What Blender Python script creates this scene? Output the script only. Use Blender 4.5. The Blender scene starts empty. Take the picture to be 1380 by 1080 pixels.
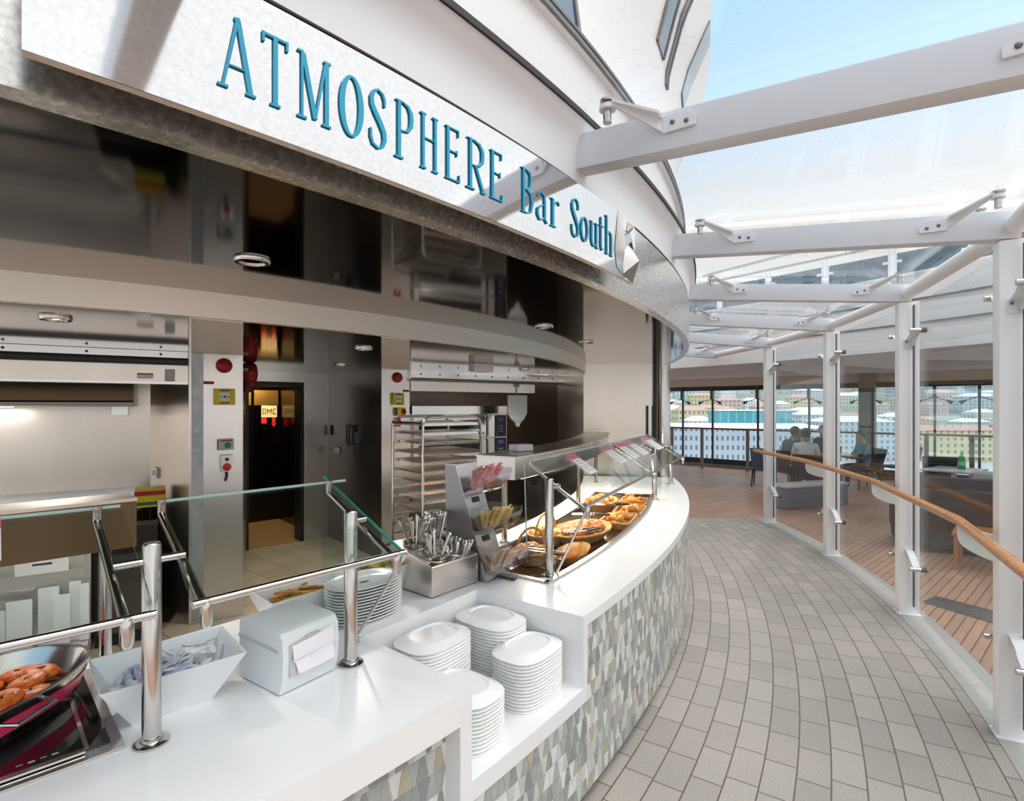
import bpy, math, random
from math import sin, cos, radians as R, pi, hypot, atan2, sqrt
from mathutils import Vector, Matrix
rnd = random.Random(7)
SC = bpy.context.scene
COL = SC.collection
F, CAMH = 720.0, 1.85            # focal length in pixels of the 1380 px wide frame, eye height
CX, CY = -8.2, 8.5               # centre of the round servery building

# ------------------------------------------------------------------ measuring helpers
def at(px, py, Y): return Vector(((px-690)/F*Y, Y, CAMH+(548-py)/F*Y))
def onz(px, py, z):
    Y = F*(CAMH-z)/(py-548); return Vector(((px-690)/F*Y, Y, z))
def pol(r, a, z=0.0): a = R(a); return Vector((CX+r*cos(a), CY+r*sin(a), z))
def phi_of(px, r):
    a = (px-690)/F; A = a*a+1; B = 2*(-CX*a-CY); c = CX*CX+CY*CY-r*r
    t = (-B-sqrt(max(B*B-4*A*c, 0)))/(2*A); return math.degrees(atan2(t-CY, a*t-CX))
def mix3(a, b, t): return tuple(a[i]+(b[i]-a[i])*t for i in range(3))
def lin(c): return tuple(((v/255)/12.92 if v/255 <= .04045 else ((v/255+.055)/1.055)**2.4) for v in c)

# ------------------------------------------------------------------ materials
M = {}
def _nodes(name):
    m = bpy.data.materials.new(name); m.use_nodes = True
    nt = m.node_tree; b = nt.nodes['Principled BSDF']; M[name] = m
    return m, nt, b
def N(nt, t, **kw):
    n = nt.nodes.new(t)
    for k, v in kw.items():
        if k in n.inputs: n.inputs[k].default_value = v
        else: setattr(n, k, v)
    return n
def L(nt, a, b): nt.links.new(a, b)
def mat(name, rgb, rough=.5, metal=0., noise=0., nscale=30., bump=0., bscale=None, stretch=None, rgb2=None, spec=None, coat=0., emit=0., rvar=0.):
    """plain material: base colour in sRGB bytes, an optional second colour mixed by noise, optional bump"""
    m, nt, b = _nodes(name); c = lin(rgb)
    b.inputs['Base Color'].default_value = (*c, 1); b.inputs['Roughness'].default_value = rough
    b.inputs['Metallic'].default_value = metal
    if spec is not None: b.inputs['Specular IOR Level'].default_value = spec
    if coat: b.inputs['Coat Weight'].default_value = coat; b.inputs['Coat Roughness'].default_value = .06
    if emit: b.inputs['Emission Color'].default_value = (*c, 1); b.inputs['Emission Strength'].default_value = emit
    if noise or bump or rgb2 or rvar:
        tc = N(nt, 'ShaderNodeTexCoord'); mp = N(nt, 'ShaderNodeMapping')
        if stretch: mp.inputs['Scale'].default_value = stretch
        L(nt, tc.outputs['Object'], mp.inputs['Vector'])
        nz = N(nt, 'ShaderNodeTexNoise', Scale=nscale, Detail=5., Roughness=.6); L(nt, mp.outputs[0], nz.inputs['Vector'])
        if noise or rgb2:
            c2 = lin(rgb2) if rgb2 else tuple(max(0, v*(1-noise)) for v in c)
            rp = N(nt, 'ShaderNodeValToRGB'); rp.color_ramp.elements[0].position = .35; rp.color_ramp.elements[1].position = .65
            rp.color_ramp.elements[0].color = (*c2, 1); rp.color_ramp.elements[1].color = (*c, 1)
            L(nt, nz.outputs['Fac'], rp.inputs[0]); L(nt, rp.outputs[0], b.inputs['Base Color'])
        if rvar:
            mr = N(nt, 'ShaderNodeMapRange'); mr.inputs['To Min'].default_value = max(0, rough-rvar); mr.inputs['To Max'].default_value = rough+rvar
            L(nt, nz.outputs['Fac'], mr.inputs[0]); L(nt, mr.outputs[0], b.inputs['Roughness'])
        if bump:
            n2 = nz
            if bscale: n2 = N(nt, 'ShaderNodeTexNoise', Scale=bscale, Detail=3.); L(nt, mp.outputs[0], n2.inputs['Vector'])
            bp = N(nt, 'ShaderNodeBump', Strength=bump, Distance=.01); L(nt, n2.outputs['Fac'], bp.inputs['Height']); L(nt, bp.outputs[0], b.inputs['Normal'])
    return m
def glass(name, tint, refl=1.0, rough=0., spots=0.):
    """clear pane: see-through with a mirror share that grows towards grazing angles"""
    m, nt, b = _nodes(name); nt.nodes.remove(b)
    out = nt.nodes['Material Output']
    tr = N(nt, 'ShaderNodeBsdfTransparent'); tr.inputs[0].default_value = (*tint, 1)
    gl = N(nt, 'ShaderNodeBsdfGlossy'); gl.inputs['Roughness'].default_value = rough
    lw = N(nt, 'ShaderNodeLayerWeight', Blend=.5)
    p5 = N(nt, 'ShaderNodeMath', operation='POWER'); p5.inputs[1].default_value = 5; L(nt, lw.outputs['Facing'], p5.inputs[0])
    ma = N(nt, 'ShaderNodeMath', operation='MULTIPLY_ADD'); ma.inputs[1].default_value = .9*refl; ma.inputs[2].default_value = .035*refl
    L(nt, p5.outputs[0], ma.inputs[0])
    mx = N(nt, 'ShaderNodeMixShader'); L(nt, ma.outputs[0], mx.inputs[0]); L(nt, tr.outputs[0], mx.inputs[1]); L(nt, gl.outputs[0], mx.inputs[2])
    last = mx
    if spots:
        tc = N(nt, 'ShaderNodeTexCoord'); vo = N(nt, 'ShaderNodeTexVoronoi', Scale=18.); L(nt, tc.outputs['Object'], vo.inputs['Vector'])
        lt = N(nt, 'ShaderNodeMath', operation='LESS_THAN'); lt.inputs[1].default_value = .12; L(nt, vo.outputs['Distance'], lt.inputs[0])
        ms = N(nt, 'ShaderNodeMath', operation='MULTIPLY'); ms.inputs[1].default_value = spots; L(nt, lt.outputs[0], ms.inputs[0])
        df = N(nt, 'ShaderNodeBsdfDiffuse'); df.inputs[0].default_value = (.85, .87, .88, 1)
        m2 = N(nt, 'ShaderNodeMixShader'); L(nt, ms.outputs[0], m2.inputs[0]); L(nt, mx.outputs[0], m2.inputs[1]); L(nt, df.outputs[0], m2.inputs[2]); last = m2
    L(nt, last.outputs[0], out.inputs[0])
    return m

mat('white_paint', (236, 239, 243), .38, noise=.03, nscale=3)
mat('white_beam', (224, 228, 234), .35, noise=.03, nscale=4)
mat('white_stone', (243, 243, 243), .22, rgb2=(238, 238, 238), nscale=260)
mat('white_stone_edge', (238, 238, 239), .3)
mat('china', (246, 246, 244), .12, coat=.4)
mat('white_plastic', (226, 231, 232), .35)
mat('white_melamine', (235, 238, 240), .3)
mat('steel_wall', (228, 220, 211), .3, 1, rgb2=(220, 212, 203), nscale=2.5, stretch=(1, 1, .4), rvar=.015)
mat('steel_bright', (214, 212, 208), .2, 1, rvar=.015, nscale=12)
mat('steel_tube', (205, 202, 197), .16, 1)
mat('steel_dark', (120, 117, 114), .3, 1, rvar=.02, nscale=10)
mat('steel_header', (246, 236, 224), .42, 1, rvar=.02, nscale=6)
mat('steel_mottled', (240, 238, 234), .27, 1, rgb2=(204, 199, 192), nscale=60, rvar=.04)
mat('soffit_mirror', (74, 72, 70), .06, 1, rvar=.03, nscale=2)
mat('ceiling_mirror', (172, 167, 162), .08, 1)
mat('panel_mirror', (236, 237, 238), .07, 1, rgb2=(224, 224, 224), nscale=80, bump=.015, bscale=7)
mat('teal_letter', (0, 162, 202), .35)
mat('panel_back', (222, 204, 188), .5, noise=.2, nscale=40)  # brown stands in for the floor mirrored behind the sign
mat('black_rubber', (22, 23, 26), .6)
mat('black_plastic', (18, 18, 20), .4)
mat('black_glass', (6, 6, 8), .04, coat=.6)
mat('dark_grey', (58, 58, 60), .5)
mat('mid_grey', (120, 120, 120), .5)
mat('light_grey', (196, 197, 198), .45)
mat('red_plastic', (172, 16, 30), .35)
mat('red_label', (196, 30, 48), .5)
mat('red_enamel', (246, 62, 112), .3, coat=.3)
mat('yellow_plastic', (238, 214, 20), .4)
mat('green_button', (10, 150, 90), .35)
mat('white_card', (246, 244, 244), .5)
mat('pink_card', (232, 120, 160), .5)
mat('white_post', (250, 250, 250), .35)
mat('wood_rail', (228, 152, 54), .22, rgb2=(204, 122, 38), nscale=5, stretch=(6, 6, 1), coat=.5)
mat('wicker', (222, 178, 112), .65, rgb2=(170, 122, 66), nscale=70, bump=.8, bscale=90)
mat('bread', (232, 172, 92), .6, rgb2=(204, 128, 58), nscale=14, bump=.3)
mat('bread_pale', (232, 186, 116), .65, rgb2=(206, 148, 78), nscale=12, bump=.25)
mat('roll_brown', (212, 142, 86), .5, rgb2=(180, 106, 56), nscale=12, bump=.2)
mat('breadstick', (206, 160, 84), .6, rgb2=(148, 100, 44), nscale=40)
mat('herb', (150, 150, 70), .6, rgb2=(196, 160, 70), nscale=60)
mat('tomato', (206, 58, 18), .45, rgb2=(236, 140, 36), nscale=40, bump=.6, coat=.1)
mat('tomato_char', (50, 24, 14), .6)
mat('well_stone', (92, 66, 48), .2, rgb2=(54, 38, 28), nscale=50)
mat('paper_white', (236, 236, 240), .6)
mat('paper_blue', (150, 160, 214), .6, rgb2=(226, 228, 240), nscale=60, stretch=(1, 8, 1))
mat('sachet_red', (206, 62, 66), .45, rgb2=(238, 190, 180), nscale=45)
mat('sachet_yellow', (226, 200, 66), .45, rgb2=(216, 190, 130), nscale=40)
mat('sachet_tan', (206, 170, 120), .45, rgb2=(226, 214, 196), nscale=40)
mat('grout', (232, 231, 226), .6)
for i, c in enumerate([(156, 161, 159), (178, 181, 178), (204, 206, 202), (228, 229, 225), (190, 181, 158), (172, 178, 172), (214, 210, 196), (144, 150, 154)]):
    mat('tile_%d' % i, c, .16, noise=.14, nscale=18)
mat('bronze_panel', (206, 164, 92), .3, 1)
mat('dark_bronze', (44, 37, 30), .2, 1)
mat('lift_sign', (206, 190, 150), .5)
mat('kitchen_tile', (150, 138, 120), .45, rgb2=(134, 122, 106), nscale=20)
mat('warm_floor', (150, 118, 84), .35, rgb2=(134, 104, 72), nscale=16)
mat('lamp_lit', (255, 250, 240), .4, emit=2.2)
mat('lens_white', (235, 235, 232), .3)
mat('lift_lamp', (255, 214, 140), .4, emit=3.5)
mat('ceiling_grey', (226, 222, 216), .55)
mat('lintel_beige', (214, 204, 190), .5)
mat('skin', (176, 118, 86), .5)
mat('skin_dark', (120, 78, 58), .5)
mat('hair', (18, 15, 14), .5)
mat('cloth_white', (206, 208, 212), .8)
mat('cloth_navy', (36, 42, 62), .8)
mat('cloth_blue', (92, 112, 134), .8)
mat('chair_mesh', (20, 24, 34), .6)
mat('sofa_dark', (30, 19, 17), .6)
mat('planter_blue', (96, 112, 130), .5)
mat('table_top', (212, 218, 220), .25)
mat('table_wood', (176, 112, 52), .4)
mat('green_bottle', (20, 170, 80), .1)
mat('deck_white', (240, 238, 236), .4)
mat('hull_glass', (62, 74, 92), .12, rgb2=(100, 112, 128), nscale=3, coat=.5)
mat('screen_glass', (120, 140, 150), .08, rgb2=(86, 106, 118), nscale=1.5, coat=.5)
mat('water', (96, 124, 140), .08)
mat('quay', (196, 200, 202), .8)
mat('hill', (120, 138, 128), .9, rgb2=(150, 160, 148), nscale=.03)  # distance haze is put into the paled hill and roof colours
mat('roof_red', (196, 160, 148), .8)
mat('roof_pale', (226, 226, 226), .6)
mat('turquoise', (120, 190, 196), .4)
mat('tread_plate', (190, 200, 206), .3, 1, rgb2=(140, 150, 156), nscale=40)
mat('boat_white', (235, 238, 240), .4)
glass('pane', (.93, .965, .955))
glass('roof_pane', (.985, .993, .996), .6, spots=.1)
glass('window_pane', (.93, .975, .99), .6)
glass('screen_pane', (.955, .98, .985), .8)
glass('acrylic', (.93, .92, .95), 1.2)
mat('edge_light', (206, 232, 224), .25)
mat('edge_teal', (64, 184, 166), .25)

def floor_mats():
    # ring paving: stones laid along arcs about the building's centre
    m, nt, b = _nodes('pavers')
    geo = N(nt, 'ShaderNodeNewGeometry'); sep = N(nt, 'ShaderNodeSeparateXYZ'); L(nt, geo.outputs['Position'], sep.inputs[0])
    def mth(op, a, v=None, c=None):
        n = N(nt, 'ShaderNodeMath', operation=op)
        for i, q in enumerate((a, v, c)):
            if q is None: continue
            if isinstance(q, (int, float)): n.inputs[i].default_value = q
            else: L(nt, q, n.inputs[i])
        return n.outputs[0]
    x = mth('SUBTRACT', sep.outputs['X'], CX); y = mth('SUBTRACT', sep.outputs['Y'], CY)
    r = mth('SQRT', mth('ADD', mth('MULTIPLY', x, x), mth('MULTIPLY', y, y)))
    a = mth('MULTIPLY', mth('ARCTAN2', y, x), 11.4)
    row = mth('FLOOR', mth('DIVIDE', mth('SUBTRACT', r, 9.0), .15))
    jit = mth('FRACT', mth('MULTIPLY', mth('SINE', mth('MULTIPLY', row, 12.9898)), 43758.5))
    a2 = mth('ADD', a, mth('MULTIPLY', jit, .3))
    cv = N(nt, 'ShaderNodeCombineXYZ'); L(nt, a2, cv.inputs[0]); L(nt, mth('SUBTRACT', r, 9.0), cv.inputs[1])
    br = N(nt, 'ShaderNodeTexBrick'); br.offset = 0; br.squash = 1
    br.inputs['Scale'].default_value = 1; br.inputs['Brick Width'].default_value = .29; br.inputs['Row Height'].default_value = .15
    br.inputs['Mortar Size'].default_value = .004; br.inputs['Mortar Smooth'].default_value = .2; br.inputs['Bias'].default_value = 0
    br.inputs['Color1'].default_value = (*lin((172, 164, 156)), 1); br.inputs['Color2'].default_value = (*lin((190, 182, 173)), 1)
    br.inputs['Mortar'].default_value = (*lin((112, 98, 88)), 1)
    L(nt, cv.outputs[0], br.inputs['Vector'])
    nz = N(nt, 'ShaderNodeTexNoise', Scale=130., Detail=3., Roughness=.9); L(nt, geo.outputs['Position'], nz.inputs['Vector'])
    rp = N(nt, 'ShaderNodeValToRGB'); rp.color_ramp.elements[0].position = .3; rp.color_ramp.elements[1].position = .7
    rp.color_ramp.elements[0].color = (.66, .65, .64, 1); rp.color_ramp.elements[1].color = (1.2, 1.2, 1.2, 1); L(nt, nz.outputs['Fac'], rp.inputs[0])
    mu = N(nt, 'ShaderNodeMixRGB', blend_type='MULTIPLY'); mu.inputs[0].default_value = 1
    L(nt, br.outputs['Color'], mu.inputs[1]); L(nt, rp.outputs[0], mu.inputs[2])
    n3 = N(nt, 'ShaderNodeTexNoise', Scale=1.1, Detail=4.); L(nt, geo.outputs['Position'], n3.inputs['Vector'])
    r3 = N(nt, 'ShaderNodeValToRGB'); r3.color_ramp.elements[0].position = .35; r3.color_ramp.elements[1].position = .7
    r3.color_ramp.elements[0].color = (.86, .86, .87, 1); r3.color_ramp.elements[1].color = (1, .985, .97, 1); L(nt, n3.outputs['Fac'], r3.inputs[0])
    m3 = N(nt, 'ShaderNodeMixRGB', blend_type='MULTIPLY'); m3.inputs[0].default_value = 1
    L(nt, mu.outputs[0], m3.inputs[1]); L(nt, r3.outputs[0], m3.inputs[2]); L(nt, m3.outputs[0], b.inputs['Base Color'])
    b.inputs['Roughness'].default_value = .5
    bp = N(nt, 'ShaderNodeBump', Strength=.35, Distance=.004); L(nt, br.outputs['Fac'], bp.inputs['Height']); bp.invert = True; L(nt, bp.outputs[0], b.inputs['Normal'])
    # straight plank / tile floors
    for name, c1, c2, cm, w, h, ms, rot, ro in (('teak', (192, 150, 124), (174, 134, 110), (112, 86, 70), 1.9, .075, .006, -.72, .45),
                                          ('galley_tile', (158, 146, 126), (140, 128, 110), (96, 90, 80), .3, .3, .006, .7, .4)):
        m, nt, b = _nodes(name); geo = N(nt, 'ShaderNodeNewGeometry'); mp = N(nt, 'ShaderNodeMapping'); mp.inputs['Rotation'].default_value = (0, 0, rot)
        L(nt, geo.outputs['Position'], mp.inputs[0]); br = N(nt, 'ShaderNodeTexBrick')
        br.inputs['Scale'].default_value = 1; br.inputs['Brick Width'].default_value = w; br.inputs['Row Height'].default_value = h; br.inputs['Mortar Size'].default_value = ms
        for k, c in (('Color1', c1), ('Color2', c2), ('Mortar', cm)): br.inputs[k].default_value = (*lin(c), 1)
        L(nt, mp.outputs[0], br.inputs['Vector'])
        nz = N(nt, 'ShaderNodeTexNoise', Scale=.9, Detail=5.); L(nt, geo.outputs['Position'], nz.inputs['Vector'])
        rp = N(nt, 'ShaderNodeValToRGB'); rp.color_ramp.elements[0].position = .3; rp.color_ramp.elements[1].position = .7
        rp.color_ramp.elements[0].color = (.78, .76, .75, 1); rp.color_ramp.elements[1].color = (1.1, 1.1, 1.1, 1); L(nt, nz.outputs['Fac'], rp.inputs[0])
        mu = N(nt, 'ShaderNodeMixRGB', blend_type='MULTIPLY'); mu.inputs[0].default_value = 1
        L(nt, br.outputs['Color'], mu.inputs[1]); L(nt, rp.outputs[0], mu.inputs[2]); L(nt, mu.outputs[0], b.inputs['Base Color']); b.inputs['Roughness'].default_value = ro
floor_mats()
def facade(name, wall, win, w, h, fx, fz):
    """house front: rows of window openings on a plastered wall, in metres along the wall and up it"""
    m, nt, b = _nodes(name); tc = N(nt, 'ShaderNodeTexCoord'); sep = N(nt, 'ShaderNodeSeparateXYZ'); L(nt, tc.outputs['Object'], sep.inputs[0])
    def cell(src, size, f):
        d = N(nt, 'ShaderNodeMath', operation='DIVIDE'); d.inputs[1].default_value = size; L(nt, src, d.inputs[0])
        fr = N(nt, 'ShaderNodeMath', operation='FRACT'); L(nt, d.outputs[0], fr.inputs[0])
        c = N(nt, 'ShaderNodeMath', operation='COMPARE'); c.inputs[1].default_value = .5; c.inputs[2].default_value = f/2; L(nt, fr.outputs[0], c.inputs[0]); return c.outputs[0]
    ad = N(nt, 'ShaderNodeMath', operation='ADD'); L(nt, sep.outputs['X'], ad.inputs[0]); L(nt, sep.outputs['Y'], ad.inputs[1])
    mu = N(nt, 'ShaderNodeMath', operation='MULTIPLY'); L(nt, cell(ad.outputs[0], w, fx), mu.inputs[0]); L(nt, cell(sep.outputs['Z'], h, fz), mu.inputs[1])
    mx = N(nt, 'ShaderNodeMixRGB'); mx.inputs[1].default_value = (*lin(wall), 1); mx.inputs[2].default_value = (*lin(win), 1)
    L(nt, mu.outputs[0], mx.inputs[0]); L(nt, mx.outputs[0], b.inputs['Base Color']); b.inputs['Roughness'].default_value = .8
facade('house_cream', (232, 224, 206), (150, 156, 160), 3.4, 3.4, .34, .5)  # distance haze is mixed into these pale city colours
facade('house_white', (236, 236, 234), (160, 170, 176), 3.2, 3.4, .36, .5)
facade('house_rose', (226, 204, 194), (150, 150, 156), 3.6, 3.4, .34, .5)
facade('house_grey', (206, 212, 216), (140, 152, 162), 3.2, 3.2, .4, .5)
facade('house_ochre', (228, 212, 172), (146, 140, 130), 3.8, 3.6, .36, .5)
facade('terminal_front', (206, 210, 216), (122, 132, 144), 2.4, 4.4, .42, .5)
facade('glass_front', (128, 200, 206), (96, 176, 186), 4.4, 60, .8, 2)
# ------------------------------------------------------------------ mesh builder
class MB:
    def __init__(s): s.v = []; s.f = []; s.m = []
    def add(s, vs, fs, mi=0):
        o = len(s.v); s.v += [tuple(p) for p in vs]; s.f += [tuple(i+o for i in f) for f in fs]; s.m += [mi]*len(fs); return s
    def box(s, c, size, rz=0., mi=0, rx=0., ry=0., mx=None):
        hx, hy, hz = (q/2 for q in size)
        vs = [Vector((x, y, z)) for z in (-hz, hz) for y in (-hy, hy) for x in (-hx, hx)]
        Q = mx if mx is not None else Matrix.Rotation(rz, 3, 'Z') @ Matrix.Rotation(ry, 3, 'Y') @ Matrix.Rotation(rx, 3, 'X')
        c = Vector(c); vs = [Q @ p + c for p in vs]
        return s.add(vs, [(0, 2, 3, 1), (4, 5, 7, 6), (0, 1, 5, 4), (2, 6, 7, 3), (0, 4, 6, 2), (1, 3, 7, 5)], mi)
    def prism(s, poly, z0, z1, mi=0):
        """outline in plan (counter-clockwise) raised from z0 to z1"""
        n = len(poly); vs = [(p[0], p[1], z0) for p in poly]+[(p[0], p[1], z1) for p in poly]
        fs = [tuple(range(n-1, -1, -1)), tuple(range(n, 2*n))]+[(i, (i+1) % n, (i+1) % n+n, i+n) for i in range(n)]
        return s.add(vs, fs, mi)
    def slab(s, quad, th, mi=0):
        """flat four-sided sheet of thickness th (quad: 4 corners)"""
        q = [Vector(p) for p in quad]; n = (q[1]-q[0]).cross(q[3]-q[0]).normalized()*th/2
        return s.add([p-n for p in q]+[p+n for p in q], [(3, 2, 1, 0), (4, 5, 6, 7), (0, 1, 5, 4), (1, 2, 6, 5), (2, 3, 7, 6), (3, 0, 4, 7)], mi)
    def plate(s, poly, th, mi=0):
        """flat outline of any number of 3-D corners, thickness th"""
        q = [Vector(p) for p in poly]; n = len(q); nn = Vector((0, 0, 0))
        for i in range(n): nn += q[i].cross(q[(i+1) % n])
        nn = nn.normalized()*th/2
        return s.add([p-nn for p in q]+[p+nn for p in q], [tuple(range(n-1, -1, -1)), tuple(range(n, 2*n))]+[(i, (i+1) % n, (i+1) % n+n, i+n) for i in range(n)], mi)
    def tube(s, pts, r, n=10, mi=0, cap=True, rs=None, flat=None):
        """round bar along a path; rs: radius at each point; flat: (axis, factor) squashes the section"""
        pts = [Vector(p) for p in pts]; rings = []; up = None
        for i, p in enumerate(pts):
            d = (pts[min(i+1, len(pts)-1)]-pts[max(i-1, 0)]).normalized()
            if up is None: up = Vector((0, 0, 1)) if abs(d.z) < .9 else Vector((1, 0, 0))
            a = d.cross(up).normalized(); b = a.cross(d).normalized(); up = b
            rr = rs[i] if rs else r
            k = 1.
            if 0 < i < len(pts)-1:
                c = (pts[i+1]-p).normalized().dot((p-pts[i-1]).normalized()); k = 1/max(.7, sqrt((1+c)/2))
            rings.append([p+(a*cos(2*pi*j/n)*k+b*sin(2*pi*j/n)*(flat or 1))*rr for j in range(n)])
        o = [q for g in rings for q in g]; fs = []
        for i in range(len(pts)-1):
            for j in range(n): fs.append((i*n+j, i*n+(j+1) % n, (i+1)*n+(j+1) % n, (i+1)*n+j))
        if cap: fs += [tuple(range(n-1, -1, -1)), tuple((len(pts)-1)*n+j for j in range(n))]
        return s.add(o, fs, mi)
    def lathe(s, prof, c=(0, 0, 0), n=20, mi=0, ex=1., ey=1., rz=0., pw=2., cap=True):
        """profile (radius, z) turned about z; ex, ey stretch it and pw > 2 squares it off"""
        c = Vector(c); vs = []; fs = []
        for (r, z) in prof:
            for j in range(n):
                t = 2*pi*j/n; ct, st = cos(t), sin(t); q = (abs(ct)**pw+abs(st)**pw)**(-1/pw)
                x, y = r*ct*q*ex, r*st*q*ey
                vs.append(c+Vector((x*cos(rz)-y*sin(rz), x*sin(rz)+y*cos(rz), z)))
        for i in range(len(prof)-1):
            for j in range(n): fs.append((i*n+j, i*n+(j+1) % n, (i+1)*n+(j+1) % n, (i+1)*n+j))
        if cap and prof[0][0] > 1e-6: fs.append(tuple(range(n-1, -1, -1)))
        if cap and prof[-1][0] > 1e-6: fs.append(tuple((len(prof)-1)*n+j for j in range(n)))
        return s.add(vs, fs, mi)
    def arc(s, r0, r1, a0, a1, z0, z1, n=24, mi=0):
        """block bent about the building's centre"""
        vs = []; fs = []
        for i in range(n+1):
            a = a0+(a1-a0)*i/n
            vs += [pol(r0, a, z0), pol(r1, a, z0), pol(r1, a, z1), pol(r0, a, z1)]
        for i in range(n):
            for k in range(4): fs.append((i*4+k, (i+1)*4+k, (i+1)*4+(k+1) % 4, i*4+(k+1) % 4))
        fs += [(0, 1, 2, 3), (n*4+3, n*4+2, n*4+1, n*4)]
        return s.add(vs, fs, mi)
    def arcprof(s, prof, a0, a1, n=32, mi=0, closed=False):
        """profile of (radius, z) swept about the building's centre"""
        k = len(prof); vs = [pol(r, a0+(a1-a0)*i/n, z) for i in range(n+1) for (r, z) in prof]; fs = []
        for i in range(n):
            for j in range(k if closed else k-1): fs.append((i*k+j, (i+1)*k+j, (i+1)*k+(j+1) % k, i*k+(j+1) % k))
        if closed: fs += [tuple(range(k)), tuple(n*k+j for j in range(k-1, -1, -1))]
        return s.add(vs, fs, mi)
    def ball(s, c, r, mi=0, sc=(1, 1, 1), n=12, k=8, rz=0.):
        vs = []; fs = []; c = Vector(c)
        for i in range(k+1):
            t = pi*i/k
            for j in range(n):
                p = Vector((r*sin(t)*cos(2*pi*j/n)*sc[0], r*sin(t)*sin(2*pi*j/n)*sc[1], -r*cos(t)*sc[2]))
                vs.append(Matrix.Rotation(rz, 3, 'Z') @ p + c)
        for i in range(k):
            for j in range(n): fs.append((i*n+j, i*n+(j+1) % n, (i+1)*n+(j+1) % n, (i+1)*n+j))
        return s.add(vs, fs, mi)
    def xf(s, mx): s.v = [tuple(mx @ Vector(p)) for p in s.v]; return s
    def build(s, name, mats, parent=None, smooth=40, bevel=0., local=False, label=None):
        """one mesh object. A top-level mesh gets its origin at the middle of its base."""
        if not isinstance(mats, (list, tuple)): mats = [mats]
        me = bpy.data.meshes.new(name)
        vs = [Vector(p) for p in s.v]
        if parent is not None:
            off = Vector((0, 0, 0)); q = parent
            while q is not None: off += q.location; q = q.parent
        elif local: off = Vector((0, 0, 0))
        else:
            lo = [min(p[i] for p in vs) for i in range(3)]; hi = [max(p[i] for p in vs) for i in range(3)]
            off = Vector(((lo[0]+hi[0])/2, (lo[1]+hi[1])/2, lo[2]))
        me.from_pydata([tuple(p-off) for p in vs], [], s.f)
        for m in mats: me.materials.append(M[m] if isinstance(m, str) else m)
        me.polygons.foreach_set('material_index', s.m)
        import bmesh
        bm = bmesh.new(); bm.from_mesh(me); bmesh.ops.recalc_face_normals(bm, faces=bm.faces)
        if bevel:
            ed = [e for e in bm.edges if len(e.link_faces) == 2 and e.calc_face_angle(0) > .6]
            bmesh.ops.bevel(bm, geom=ed, offset=bevel, segments=2, profile=.6, affect='EDGES', clamp_overlap=True)
        bm.to_mesh(me); bm.free()
        if smooth:
            me.shade_smooth(); me.set_sharp_from_angle(angle=R(smooth))
        o = bpy.data.objects.new(name, me); COL.objects.link(o)
        if parent is not None: o.parent = parent
        elif not local: o.location = off
        if label: o['label'] = label
        return o
def tag(o, label, cat, group=None, kind=None):
    o['label'] = label; o['category'] = cat
    if group: o['group'] = group
    if kind: o['kind'] = kind
    return o
def struct(mb, name, mats, label=None, cat=None, **kw):
    o = mb.build(name, mats, **kw); o['kind'] = 'structure'
    o['label'] = label or name; o['category'] = cat or name.split('_')[0]
    return o
def empty(name, loc, label, cat, group=None):
    o = bpy.data.objects.new(name, None); COL.objects.link(o); o.location = Vector(loc); o.empty_display_size = .05
    return tag(o, label, cat, group)
def copy_tree(o, loc=None, rz=None, label=None, parent=None, rot=None, group=None):
    c = o.copy(); COL.objects.link(c)
    if parent is not None: c.parent = parent
    for ch in list(o.children): copy_tree(ch, parent=c)
    if loc is not None: c.location = Vector(loc)
    if rz is not None: c.rotation_euler = (0, 0, rz)
    if rot is not None: c.rotation_euler = rot
    if label: c['label'] = label
    if group: c['group'] = group
    return c
def inst(base, first, loc, rot, label=None, group=None):
    """the first call moves the original, later calls copy it"""
    if first: o = base
    else: o = copy_tree(base)
    o.location = Vector(loc); o.rotation_euler = rot
    if label: o['label'] = label
    if group: o['group'] = group
    return o
def arcpts(r, a0, a1, z, n=16): return [pol(r, a0+(a1-a0)*i/n, z) for i in range(n+1)]
def lerp(a, b, t): return Vector(a)+(Vector(b)-Vector(a))*t

# ------------------------------------------------------------------ camera, sky, sun
cd = bpy.data.cameras.new('camera'); cam = bpy.data.objects.new('camera', cd); COL.objects.link(cam)
cam.location = (0, 0, CAMH); cam.rotation_euler = (R(90), 0, 0)
cd.sensor_width = 36; cd.sensor_fit = 'HORIZONTAL'; cd.lens = F/1380*36; cd.shift_y = (548-540)/1380; cd.clip_end = 3000; cd.clip_start = .02
SC.camera = cam
w = bpy.data.worlds.new('sky'); SC.world = w; w.use_nodes = True; nt = w.node_tree; bg = nt.nodes['Background']
tc = N(nt, 'ShaderNodeTexCoord'); nm = N(nt, 'ShaderNodeVectorMath', operation='NORMALIZE'); L(nt, tc.outputs['Generated'], nm.inputs[0])
sp = N(nt, 'ShaderNodeSeparateXYZ'); L(nt, nm.outputs[0], sp.inputs[0])
rp = N(nt, 'ShaderNodeValToRGB'); e = rp.color_ramp.elements
e[0].position = 0.; e[0].color = (.77, .77, .77, 1); e[1].position = .29; e[1].color = (.775, .77, .755, 1)
for p, c in ((.36, (.66, .71, .76)), (.46, (.42, .60, .80)), (.57, (.31, .52, .77)), (.66, (.46, .62, .80)), (.80, (.92, .93, .94)), (1., (1.05, 1.04, 1.02))):
    q = e.new(p); q.color = (*c, 1)
L(nt, sp.outputs['Z'], rp.inputs[0])
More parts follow.
